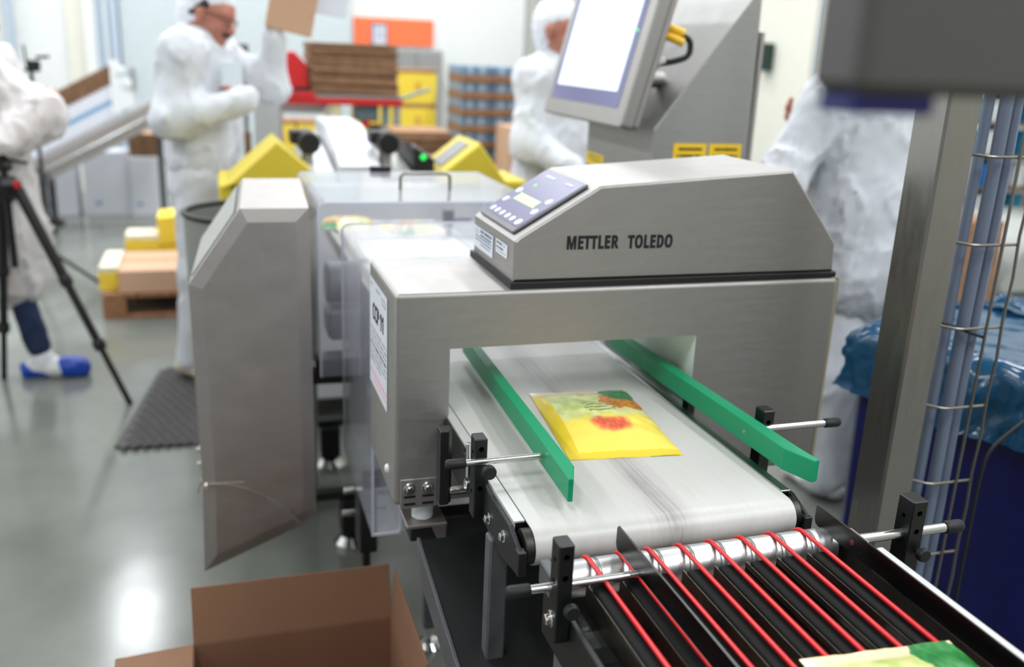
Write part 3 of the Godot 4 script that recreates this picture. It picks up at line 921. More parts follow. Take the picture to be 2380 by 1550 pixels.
# ---------------------------------------------------------------- red cord conveyor in the foreground
func cord_conveyor():
	var o := thing("cord_conveyor", "roller conveyor of red round cords over black slide bars in the foreground", "conveyor", Vector3(0.59, 0, -0.66))
	var t := Vector3(0.59, 0, -0.66)
	var zr := -0.957; var ze := -0.30; var yc := 0.8655; var r := 0.0235
	var cords := [0.4265, 0.4715, 0.5125, 0.5573, 0.6023, 0.6479, 0.6939, 0.7402]
	for z in [zr, ze]:
		var prof := [Vector2(0, 0.0), Vector2(r - 0.001, 0.0), Vector2(r, 0.001)]
		for x in cords:
			var h: float = x - 0.386
			for g in [[0.0, 0.0034], [0.0082, 0.0007], [0.0108, 0.0007]]:
				prof.append_array([Vector2(r, h + g[0] - g[1] - 0.0004), Vector2(r - 0.0022, h + g[0] - g[1]), Vector2(r - 0.0022, h + g[0] + g[1]), Vector2(r, h + g[0] + g[1] + 0.0004)])
		prof.append_array([Vector2(r, 0.398), Vector2(r - 0.001, 0.399), Vector2(0.006, 0.399), Vector2(0.006, 0.425), Vector2(0, 0.425)])
		var st := nb(); lathe(st, prof, 40, Transform3D(Basis(Vector3(0, 1, 0), Vector3(1, 0, 0), Vector3(0, 0, -1)), Vector3(0.386, yc, z))); obj("roller", st, M.roller_steel, o, -t)
	for x in cords:
		var path := []
		for k in 13:
			var a := -PI * 0.5 - PI * k / 12
			path.append(Vector3(x, yc + sin(a) * (r + 0.0012), zr + cos(a) * (r + 0.0012)))
		for k in 13:
			var a := PI * 0.5 - PI * k / 12
			path.append(Vector3(x, yc + sin(a) * (r + 0.0012), ze + cos(a) * (r + 0.0012)))
		var st := nb(); tube(st, path, 0.0031, 10, true); obj("cord", st, M.red_cord, o, -t)
		# slide bar: black strip on a steel angle
		st = nb(); bb(st, Vector3(x - 0.0165, 0.873, -0.912), Vector3(x + 0.0050, 0.8855, -0.335), 0.0015); obj("slide_bar", st, M.slide_strip, o, -t)
		st = nb(); bb(st, Vector3(x - 0.0187, 0.846, -0.918), Vector3(x - 0.0167, 0.882, -0.325)); bb(st, Vector3(x - 0.0187, 0.8715, -0.918), Vector3(x + 0.0030, 0.8738, -0.325)); obj("angle_bar", st, M.bar_steel, o, -t)
	for z in [-0.86, -0.56, -0.38]:
		var st := nb(); bb(st, Vector3(0.386, 0.820, z - 0.016), Vector3(0.812, 0.845, z + 0.016), 0.002); obj("cross_beam", st, M.black_paint, o, -t)
	var st: SurfaceTool
	for q in [[0.656, -0.80], [0.611, -0.745], [0.702, -0.775]]:
		st = nb(); bb(st, Vector3(q[0], 0.838, q[1]), Vector3(q[0] + 0.007, 0.862, q[1] + 0.06), 0.001); obj("clip", st, M.white_plastic, o, -t)
	# side frames
	st = nb(); bb(st, Vector3(0.378, 0.775, -0.985), Vector3(0.386, 0.852, -0.28), 0.0015); obj("side_frame", st, M.black_paint, o, -t)
	st = nb(); bb(st, Vector3(0.372, 0.846, -0.99), Vector3(0.386, 0.879, -0.93), 0.002); obj("bearing_block", st, M.grey_paint, o, -t)
	st = nb(); bb(st, Vector3(0.800, 0.775, -0.985), Vector3(0.808, 0.893, -0.28), 0.0015); obj("side_frame", st, M.side_brown, o, -t)
	# guide plates
	for s in [0, 1]:
		st = nb()
		var plate := PackedVector2Array()
		if s == 0: plate = pv([-0.974, 0.899, -0.971, 0.893, -0.965, 0.890, -0.30, 0.890, -0.30, 0.925, -0.970, 0.925, -0.974, 0.921])
		else: plate = pv([-0.984, 0.892, -0.981, 0.886, -0.975, 0.884, -0.28, 0.884, -0.28, 0.9145, -0.982, 0.9145, -0.984, 0.911])
		prism(st, plate, 0.0, 0.0022, Transform3D(Basis(Vector3(0, 0, 1), Vector3.UP, Vector3(-1, 0, 0)), Vector3(0.4722 if s == 0 else 0.779, 0, 0)), 0.0004)
		obj("guide_plate", st, M.plate_black, o, -t)
		if s == 1:
			st = nb(); bb(st, Vector3(0.779, 0.9115, -0.86), Vector3(0.7885, 0.9149, -0.28), 0.001); obj("plate_flange", st, M.strip_steel, o, -t)
	st = nb(); bb(st, Vector3(0.7775, 0.8825, -0.86), Vector3(0.7792, 0.8845, -0.28)); obj("lower_lip", st, M.steel_bright, o, -t)
	st = nb(); cyl(st, Vector3(0.778, 0.898, -0.903), Vector3(0.7762, 0.898, -0.903), 0.004, 14, 0.0006); obj("screw", st, M.red_metal, o, -t)
	st = nb(); bb(st, Vector3(0.7795, 0.888, -0.925), Vector3(0.791, 0.908, -0.885), 0.002); obj("clamp_foot", st, M.steel_worn, o, -t)
	# left clamp post and rod
	clamp_block(o, t, Vector3(0.3585, 0.823, -0.902), Vector3(0.0195, 0.132, 0.026), [0.016, 0.044])
	rod(o, t, Vector3(0.303, 0.893, -0.905), Vector3(0.4705, 0.893, -0.905), 0.0056, true)
	knob(o, t, Vector3(0.374, 0.873, -0.889), 0.0095)
	bolt(Vector3(0.3585, 0.849, -0.905), Vector3(-1, 0, 0), 0.0075, M.chrome, o).position -= t
	# right clamp post and rod
	clamp_block(o, t, Vector3(0.862, 0.815, -0.912), Vector3(0.024, 0.135, 0.03), [0.018, 0.045])
	rod(o, t, Vector3(0.791, 0.8965, -0.912), Vector3(0.962, 0.8965, -0.912), 0.0068, false)
	knob(o, t, Vector3(0.881, 0.876, -0.897), 0.0095)
	st = nb(); bb(st, Vector3(0.808, 0.812, -0.94), Vector3(0.886, 0.8155, -0.88), 0.001); bb(st, Vector3(0.84, 0.795, -0.935), Vector3(0.875, 0.815, -0.89), 0.002); obj("post_bracket", st, M.black_paint, o, -t)
	# stand
	for x in [0.40, 0.79]:
		for z in [-0.93, -0.36]:
			st = nb(); bb(st, Vector3(x - 0.018, 0.03, z - 0.018), Vector3(x + 0.018, 0.822, z + 0.018), 0.003); obj("leg", st, M.grey_paint, o, -t)
			st = nb(); lathe(st, [Vector2(0, 0), Vector2(0.034, 0), Vector2(0.034, 0.008), Vector2(0.01, 0.025), Vector2(0.01, 0.05), Vector2(0, 0.05)], 18, Transform3D(Basis(), Vector3(x, 0, z))); obj("foot", st, M.chrome, o, -t)
	for x in [0.40, 0.79]:
		st = nb(); bb(st, Vector3(x - 0.015, 0.16, -0.93), Vector3(x + 0.015, 0.19, -0.36), 0.003); obj("stretcher", st, M.grey_paint, o, -t)

# ---------------------------------------------------------------- packets
func packet_mesh(w: float, h: float, puff: float, sd: int) -> ArrayMesh:
	# a filled pouch: puffed middle, flat crimped ends; u across, v along
	var st := SurfaceTool.new(); st.begin(Mesh.PRIMITIVE_TRIANGLES)
	var nx := 18; var ny := 26
	var hgt := func(u: float, v: float) -> float:
		var e := clampf((0.5 - absf(v - 0.5)) / 0.5 - 0.12, 0.0, 1.0)
		var f := pow(clampf(1.0 - pow(absf(u * 2 - 1), 2.4), 0, 1), 0.5) * pow(clampf(e * 1.6, 0, 1), 0.55)
		var crimp := 0.0006 * sin(u * 130.0) if e <= 0.0 else 0.0
		return puff * f * (1.0 + 0.35 * nz.get_noise_3d(u * 5 + sd, v * 6, 3.0)) + 0.0012 + crimp + 0.0012 * nz.get_noise_3d(u * 9, v * 14 + sd, 1.0)
	st.set_smooth_group(1)
	for side in [1, 0]:
		for i in nx:
			for j in ny:
				var c := []
				for d in [[0, 0], [1, 0], [1, 1], [0, 1]]:
					var u := float(i + d[0]) / nx; var v := float(j + d[1]) / ny
					c.append([Vector2(u, v), Vector3((u - 0.5) * w, hgt.call(u, v) if side else 0.0, (v - 0.5) * h)])
				for k in ([0, 1, 2, 0, 2, 3] if side else [0, 2, 1, 0, 3, 2]):
					st.set_uv(c[k][0]); st.add_vertex(c[k][1])
	st.set_smooth_group(2)
	for i in ny:
		for s in [0, 1]:
			var v0 := float(i) / ny; var v1 := float(i + 1) / ny
			var a := Vector3((s - 0.5) * w, 0, (v0 - 0.5) * h); var b := Vector3((s - 0.5) * w, 0, (v1 - 0.5) * h)
			var up0 := Vector3(0, hgt.call(float(s), v0), 0); var up1 := Vector3(0, hgt.call(float(s), v1), 0)
			var q := [[a, v0], [b, v1], [b + up1, v1], [a + up0, v0]]
			for k in ([0, 1, 2, 0, 2, 3] if s == 0 else [0, 2, 1, 0, 3, 2]):
				st.set_uv(Vector2(float(s), q[k][1])); st.add_vertex(q[k][0])
	for i in nx:
		for s in [0, 1]:
			var u0 := float(i) / nx; var u1 := float(i + 1) / nx
			var a := Vector3((u0 - 0.5) * w, 0, (s - 0.5) * h); var b := Vector3((u1 - 0.5) * w, 0, (s - 0.5) * h)
			var q := [[a, u0], [b, u1], [b + Vector3(0, hgt.call(u1, float(s)), 0), u1], [a + Vector3(0, hgt.call(u0, float(s)), 0), u0]]
			for k in ([0, 2, 1, 0, 3, 2] if s == 0 else [0, 1, 2, 0, 2, 3]):
				st.set_uv(Vector2(q[k][1], float(s))); st.add_vertex(q[k][0])
	st.generate_normals()
	return st.commit()

func soup_print(called: String, flip: bool) -> StandardMaterial3D:
	var w := 192; var h := 256
	var im := Image.create(w, h, false, Image.FORMAT_RGB8)
	for y in h:
		for x in w:
			var u := float(x) / w; var v := float(y) / h
			var n := nz.get_noise_3d(u * 7, v * 7, 9.0); var n2 := nz.get_noise_3d(u * 22, v * 18, 4.0)
			var c := Color(0.94, 0.85, 0.34)
			if v < 0.60:
				c = Color(0.86, 0.85, 0.60).lerp(Color(0.66, 0.74, 0.40), clampf(0.5 + n * 1.3, 0, 1) * clampf(1.2 - absf(u - 0.35) * 2.2, 0, 1))
			if v > 0.5 and v < 0.66: c = c.lerp(Color(0.94, 0.85, 0.34), clampf((v - 0.5) / 0.12 + n, 0, 1))
			if u < 0.10: c = Color(0.88, 0.76, 0.12)
			if v < 0.07: c = Color(0.90, 0.80, 0.66)
			# carrot slices and leaves at the upper right
			var d := Vector2(u - 0.80, (v - 0.30) * 1.33).length() + n * 0.05
			if d < 0.22: c = Color(0.88, 0.55, 0.13).lerp(Color(0.62, 0.32, 0.08), clampf(n2 + 0.3, 0, 1))
			var e := Vector2(u - 0.84, (v - 0.10) * 1.1).length() + n * 0.06
			if e < 0.19: c = Color(0.05, 0.42, 0.18).lerp(Color(0.20, 0.58, 0.25), clampf(n2 + 0.4, 0, 1))
			# red bowl
			var b := Vector2((u - 0.52) * 1.0, (v - 0.66) * 1.9).length() + n * 0.03
			c = c.lerp(Color(0.86, 0.26, 0.20).lerp(Color(0.93, 0.48, 0.30), clampf(n2 * 1.5 + 0.3, 0, 1)), 0.9 * smoothstep(0.23, 0.12, b))
			if v > 0.93: c = Color(0.90, 0.78, 0.14)
			im.set_pixel(x, y, c)
	for i in 4: im.fill_rect(Rect2i(70 + (i % 2) * 6, 92 + i * 10, 74 - i * 8, 3), Color(0.25, 0.35, 0.15))
	if flip: im.rotate_180()
	var m := mat(called, Color.WHITE, 0.22)
	m.albedo_texture = ImageTexture.create_from_image(im)
	m.clearcoat_enabled = true
	m.clearcoat = 0.4
	return m

func packets():
	soup_print("soup_packet", false)
	var mesh := packet_mesh(0.185, 0.29, 0.02, 4)
	var p := inst("food_packet", mesh, M.soup_packet, null, Vector3(0.606, 0.9002, -1.355))
	p.rotation.y = -0.10
	tag(p, "yellow food pouch with red and green print lying on the white belt", "food packet", "yellow food pouches")
	var q := inst("food_packet", mesh, M.soup_packet, null, Vector3(0.648, 0.8955, -0.555))
	q.rotation.y = -0.06
	tag(q, "yellow and green food pouch lying on the red cords at the front", "food packet", "yellow food pouches")

# ---------------------------------------------------------------- post, cable tray, conduits
func post_and_tray():
	var o := thing("steel_post", "square stainless steel post standing behind the red cord conveyor", "post", Vector3(1.111, 0, -1.2375))
	var st := nb(); bb(st, Vector3(-0.0325, 0.008, -0.0375), Vector3(0.0325, 2.3, 0.0375), 0.004); obj("column", st, M.steel_post, o)
	st = nb(); bb(st, Vector3(-0.07, 0, -0.07), Vector3(0.07, 0.009, 0.07), 0.002); obj("base_plate", st, M.steel_worn, o)
	# wire tray on the post's right side
	var tr := thing("cable_tray", "upright wire mesh cable tray fixed beside the steel post", "cable tray", Vector3(1.26, 0.05, -1.31))
	var k := Vector3(1.26, 0.05, -1.31)
	for i in 14:
		var y := 0.15 + 0.1515 * i
		st = nb()
		tube(st, rounded([Vector3(1.150, y + 0.012, -1.345), Vector3(1.21, y + 0.004, -1.300), Vector3(1.249, y, -1.27), Vector3(1.3385, y, -1.27)], 0.012, 4), 0.0028, 8)
		obj("rung", st, M.wire, tr, -k)
	for w in [[1.3055, -1.267, 0.0], [1.3370, -1.267, 0.007], [1.2, -1.30, 0.0], [1.15, -1.345, 0.0]]:
		st = nb()
		var path := []
		for i in 29:
			var y := 0.10 + 2.1 * i / 28.0
			var ph := fposmod((y - 0.15) / 0.1515, 1.0)
			path.append(Vector3(w[0] + w[2] * (0.5 - absf(ph - 0.5)) * 2.0, y, w[1]))
		tube(st, path, 0.0028, 8)
		obj("wire", st, M.wire, tr, -k)
	# conduits
	var n := 0
	for q in [[1.2655, -1.318, 0.0095, "darker"], [1.2855, -1.300, 0.0115, ""], [1.3085, -1.300, 0.0100, ""]]:
		st = nb()
		var path := []
		for i in 24: path.append(Vector3(q[0] + 0.0012 * sin(i * 0.9 + n), 0.02 + 2.2 * i / 23.0, q[1] - 0.001 * cos(i * 0.7)))
		tube(st, path, q[2], 16)
		var c := obj("power_cable", st, M.conduit_grey)
		tag(c, ["blue-grey cable in the wire tray, the one nearest the steel post and set farther back", "thick blue-grey cable in the middle of the three in the wire tray", "blue-grey cable in the wire tray, the one farthest right of the three"][n], "cable", "cables in the wire tray")
		n += 1
	st = nb(); var ring := []
	for i in 20: ring.append(Vector3(1.288 + cos(TAU * i / 20) * 0.037, 1.047 + cos(TAU * i / 20) * -0.012, -1.303 + sin(TAU * i / 20) * 0.034))
	tube(st, ring, 0.0028, 8, true); tag(obj("cable_tie", st, M.black_rubber), "black cable tie strapped round the blue-grey cables", "cable tie")

# ---------------------------------------------------------------- things just behind the detector
func reject_cabinet():
	var o := thing("reject_cabinet", "tall stainless steel cabinet with a sloped louvred shoulder, left of the metal detector", "cabinet", Vector3(0.0452, 0, -2.0), "", deg_to_rad(-2.66))
	var k := -0.0452
	var prof := pv([-0.0686 + k, 0.3175, -0.061 + k, 0.546, -0.0654 + k, 1.0015, 0.0452 + k, 1.162, 0.186 + k, 1.163, 0.1875 + k, 0.447, 0.152 + k, 0.4154])
	var st := nb(); prism(st, prof, 0.0, -0.475, Transform3D(), 0.028, false, 0.008); obj("case", st, M.steel_worn, o)
	# louvres along the slope, over a dark vent
	st = nb(); bar(st, Vector3(-0.0654 + k, 1.0015, -0.245).lerp(Vector3(0.0452 + k, 1.162, -0.245), 0.06), Vector3(-0.0654 + k, 1.0015, -0.245).lerp(Vector3(0.0452 + k, 1.162, -0.245), 0.92), 0.40, 0.003, 0.0, Vector3(-0.1605, 0.1106, 0)); obj("vent", st, M.steel_dark, o)
	st = nb()
	var a := Vector3(-0.0654 + k, 1.0015, 0); var b := Vector3(0.0452 + k, 1.162, 0)
	var n := Vector3(-(b.y - a.y), b.x - a.x, 0).normalized()
	for i in 17:
		var z := -0.05 - 0.0235 * i
		bar(st, a.lerp(b, 0.07) + n * 0.002 + Vector3(0, 0, z), a.lerp(b, 0.9) + n * 0.002 + Vector3(0, 0, z), 0.011, 0.006, 0.0015, n)
	tag(obj("louvre", st, M.steel_bright, o), "", "", "", "stuff")
	# curved slot with a guide bead, hinge bolts, lower flap seam
	st = nb()
	var arc := []
	for i in 15:
		var t := i / 14.0
		arc.append(Vector3(lerpf(-0.050 + k, 0.150 + k, t), 0.540 - 0.115 * pow(t, 2.1), 0.0005))
	for i in arc.size() - 1: bar(st, arc[i], arc[i + 1], 0.0025, 0.008, 0.0006)
	obj("slot_bead", st, M.steel_worn, o)
	st = nb(); bar(st, Vector3(-0.055 + k, 0.5425, 0.0), Vector3(0.03 + k, 0.540, 0.0), 0.002, 0.004, 0.0005); obj("flap_seam", st, M.steel_worn, o)
	bolt(Vector3(-0.052 + k, 0.538, 0.0), Vector3(0, 0, 1), 0.006, M.chrome, o)
	for y in [0.62, 0.585]: bolt(Vector3(-0.063 + k, y, -0.02), Vector3(-1, 0, 0), 0.007, M.chrome, o, "hinge_bolt")
	st = nb(); bar(st, Vector3(-0.064 + k, 0.548, -0.01), Vector3(-0.072 + k, 0.520, -0.01), 0.012, 0.003); obj("hinge", st, M.steel_worn, o)
	# stand behind the case that carries it
	st = nb(); bb(st, Vector3(0.18 + k, 0.62, -0.46), Vector3(0.315, 0.67, -0.40), 0.003); obj("mounting_arm", st, M.steel_dark, o)

func clear_cover(called: String, label: String, x0: float, x1: float, y0: float, y1: float, z0: float, z1: float, front: bool) -> Node3D:
	var at := Vector3((x0 + x1) / 2, y0, (z0 + z1) / 2)
	var o := thing(called, label, "machine guard", at)
	var w := 0.005; var r := 0.02
	# bent sheet: up the left side, over the top, down the right side
	var outer := PackedVector2Array(); var inner := PackedVector2Array()
	outer.append(Vector2(x0, y0)); inner.append(Vector2(x0 + w, y0))
	for s in [0, 1]:
		var c := Vector2(x0 + r if s == 0 else x1 - r, y1 - r)
		for i in 7:
			var a := PI - PI * 0.5 * i / 6 - (PI * 0.5 if s == 1 else 0.0)
			outer.append(c + Vector2(cos(a), sin(a)) * r); inner.append(c + Vector2(cos(a), sin(a)) * (r - w))
	outer.append(Vector2(x1, y0)); inner.append(Vector2(x1 - w, y0))
	var st := nb()
	st.set_smooth_group(1)
	for i in outer.size() - 1:
		var e := outer[i + 1] - outer[i]
		var n := Vector3(-e.y, e.x, 0)
		quad(st, Vector3(outer[i].x, outer[i].y, z0), Vector3(outer[i + 1].x, outer[i + 1].y, z0), Vector3(outer[i + 1].x, outer[i + 1].y, z1), Vector3(outer[i].x, outer[i].y, z1), n)
	st.set_smooth_group(-1)
	obj("clear_shell", st, M.clear_sheet, o, -at)
	# polished sheet edges, which look milky
	for z in [z0, z1]:
		st = nb()
		for i in outer.size() - 1:
			quad(st, Vector3(outer[i].x, outer[i].y, z), Vector3(outer[i + 1].x, outer[i + 1].y, z), Vector3(inner[i + 1].x, inner[i + 1].y, z), Vector3(inner[i].x, inner[i].y, z), Vector3(0, 0, 1 if z == z0 else -1))
			quad(st, Vector3(outer[i].x, outer[i].y, z), Vector3(outer[i + 1].x, outer[i + 1].y, z), Vector3(outer[i + 1].x, outer[i + 1].y, z - 0.003 * signf(z0 - z1) * (1 if z == z0 else -1)), Vector3(outer[i].x, outer[i].y, z - 0.003 * signf(z0 - z1) * (1 if z == z0 else -1)), Vector3(0, 1, 0))
		obj("sheet_edge", st, M.sheet_edge, o, -at)
	if front:
		st = nb(); quad(st, Vector3(x0 + w, y0, z0 - 0.002), Vector3(x1 - w, y0, z0 - 0.002), Vector3(x1 - w, y1 - w, z0 - 0.002), Vector3(x0 + w, y1 - w, z0 - 0.002), Vector3(0, 0, 1)); obj("end_pane", st, M.clear_sheet, o, -at)
	return o

func checkweigher():
	# belts
	var o := thing("weigh_conveyor", "white weighing belt conveyor under the clear covers behind the detector", "conveyor", Vector3(0.57, 0, -2.7))
	var t := Vector3(0.57, 0, -2.7)
	for q in [[-2.06, -2.62], [-2.66, -3.30]]:
		var st := nb(); box(st, Vector3(0.57, 0.882, (q[0] + q[1]) / 2), Vector3(0.392, 0.036, q[0] - q[1]), 0.016); obj("belt", st, M.belt, o, -t)
		for x in [0.366, 0.776]:
			st = nb(); bb(st, Vector3(x - 0.006, 0.85, q[0]), Vector3(x + 0.006, 0.896, q[1]), 0.002); obj("side_channel", st, M.steel, o, -t)
	var st := nb(); bb(st, Vector3(0.365, 0.62, -2.08), Vector3(0.82, 0.70, -3.28), 0.006); obj("frame", st, M.steel_dark, o, -t)
	for z in [-2.62, -3.2]:
		st = nb(); bb(st, Vector3(0.22, 0.165, z - 0.02), Vector3(0.86, 0.19, z + 0.02), 0.003); obj("base_beam", st, M.black_paint, o, -t)
		for x in [0.46, 0.72]:
			st = nb(); bb(st, Vector3(x - 0.03, 0.19, z - 0.03), Vector3(x + 0.03, 0.625, z + 0.03), 0.004); obj("upright", st, M.black_paint, o, -t)
	for x in [0.355, 0.79]:
		for z in [-2.62, -3.2]:
			st = nb(); bb(st, Vector3(x - 0.035, 0.045, z - 0.035), Vector3(x + 0.035, 0.165, z + 0.035), 0.004); obj("leg", st, M.black_paint, o, -t)
			st = nb(); lathe(st, [Vector2(0, 0), Vector2(0.055, 0), Vector2(0.055, 0.012), Vector2(0.036, 0.034), Vector2(0.013, 0.045), Vector2(0.013, 0.06), Vector2(0, 0.06)], 20, Transform3D(Basis(), Vector3(x, 0, z))); obj("foot", st, M.chrome, o, -t)
	for z in [-2.3, -2.9]:
		st = nb(); bb(st, Vector3(0.45, 0.69, z - 0.08), Vector3(0.69, 0.865, z + 0.08), 0.008); obj("weigh_cell", st, M.steel, o, -t)
	st = nb(); cyl(st, Vector3(0.262, 0.90, -2.40), Vector3(0.35, 0.90, -2.40), 0.055, 24, 0.006); bb(st, Vector3(0.26, 0.76, -2.45), Vector3(0.36, 0.84, -2.33), 0.01); obj("motor", st, M.motor_grey, o, -t)
	st = nb(); bb(st, Vector3(0.215, 0.715, -2.24), Vector3(0.36, 0.765, -2.17), 0.003); obj("mounting_bar", st, M.black_plastic, o, -t)
	st = nb(); bb(st, Vector3(0.275, 0.38, -1.98), Vector3(0.315, 0.53, -1.90), 0.003); cyl(st, Vector3(0.295, 0.28, -1.94), Vector3(0.295, 0.40, -1.94), 0.01, 12); bb(st, Vector3(0.29, 0.53, -1.965), Vector3(0.42, 0.56, -1.925), 0.003); bb(st, Vector3(0.38, 0.53, -2.2), Vector3(0.42, 0.64, -1.92), 0.003)
	obj("cable_gland", st, M.black_paint, o, -t)
	for q in [[0.50, -1.99], [0.42, -2.03]]:
		st = nb(); cyl(st, Vector3(0.25, q[0], q[1]), Vector3(0.36, q[0], q[1]), 0.008, 12); obj("cross_rod", st, M.steel_bright, o, -t)
	# covers
	var tc := clear_cover("clear_tunnel_cover", "clear plastic tunnel cover directly behind the metal detector, open at the bottom", 0.272, 0.87, 0.532, 1.103, -1.712, -2.15, true)
	var kt := Vector3((0.272 + 0.87) / 2, 0.532, (-1.712 - 2.15) / 2)
	st = nb()
	quad(st, Vector3(0.331, 0.532, -1.714), Vector3(0.331, 0.532, -2.15), Vector3(0.331, 0.74, -2.15), Vector3(0.331, 0.74, -1.714), Vector3(1, 0, 0))
	quad(st, Vector3(0.274, 0.532, -1.714), Vector3(0.331, 0.532, -1.714), Vector3(0.331, 0.532, -2.15), Vector3(0.274, 0.532, -2.15), Vector3(0, -1, 0))
	obj("side_channel", st, M.clear_sheet, tc, -kt)
	st = nb(); bb(st, Vector3(0.272, 0.5295, -1.716), Vector3(0.334, 0.5345, -1.711)); bb(st, Vector3(0.329, 0.532, -1.716), Vector3(0.334, 0.73, -1.711)); obj("sheet_edge", st, M.sheet_edge, tc, -kt)
	var c := clear_cover("clear_guard", "clear plastic guard box with a wire handle on top, over the weighing belt", 0.219, 0.765, 0.725, 1.15, -2.157, -2.70, true)
	var kc := Vector3((0.219 + 0.765) / 2, 0.725, (-2.157 - 2.70) / 2)
	st = nb()
	tube(st, rounded([Vector3(0.449, 1.148, -2.35), Vector3(0.449, 1.19, -2.35), Vector3(0.578, 1.19, -2.35), Vector3(0.578, 1.148, -2.35)], 0.014, 5), 0.0042, 10); obj("handle", st, M.wire, c, -kc)
	st = nb(); bb(st, Vector3(0.425, 1.150, -2.70), Vector3(0.485, 1.166, -2.685), 0.002); obj("latch", st, M.black_plastic, c, -kc)
	# light barrier
	var s := thing("photo_sensor", "small black light barrier beside the pouch under the clear guard", "sensor", Vector3(0.735, 0.9, -3.0))
	st = nb(); box(st, Vector3(0, 0.055, 0), Vector3(0.035, 0.06, 0.03), 0.004); obj("housing", st, M.black_plastic, s)
	st = nb(); cyl(st, Vector3(0.016, 0.05, 0), Vector3(0.075, 0.052, 0), 0.009, 12); obj("connector", st, M.motor_grey, s)
	st = nb(); tube(st, rounded([Vector3(0.07, 0.052, 0), Vector3(0.11, 0.06, 0), Vector3(0.15, 0.12, 0.01)], 0.03), 0.003, 8); obj("lead", st, M.conduit_grey, s)
	st = nb(); bb(st, Vector3(-0.006, 0, -0.006), Vector3(0.006, 0.03, 0.006), 0.001); obj("stem", st, M.steel, s)
	soup_print("soup_packet_b", true)
	var mesh := packet_mesh(0.175, 0.20, 0.022, 9)
	for q in [[0.633, -3.12, 0.3, "yellow and green pouch under the clear guard, nearer the black sensor"], [0.43, -3.22, -0.2, "yellow pouch under the clear guard, the farther left of the two there"]]:
		var p := inst("food_packet", mesh, M.soup_packet_b, null, Vector3(q[0], 0.9002, q[1]))
		p.rotation.y = q[2]
		tag(p, q[3], "food packet", "pouches under the clear guard")

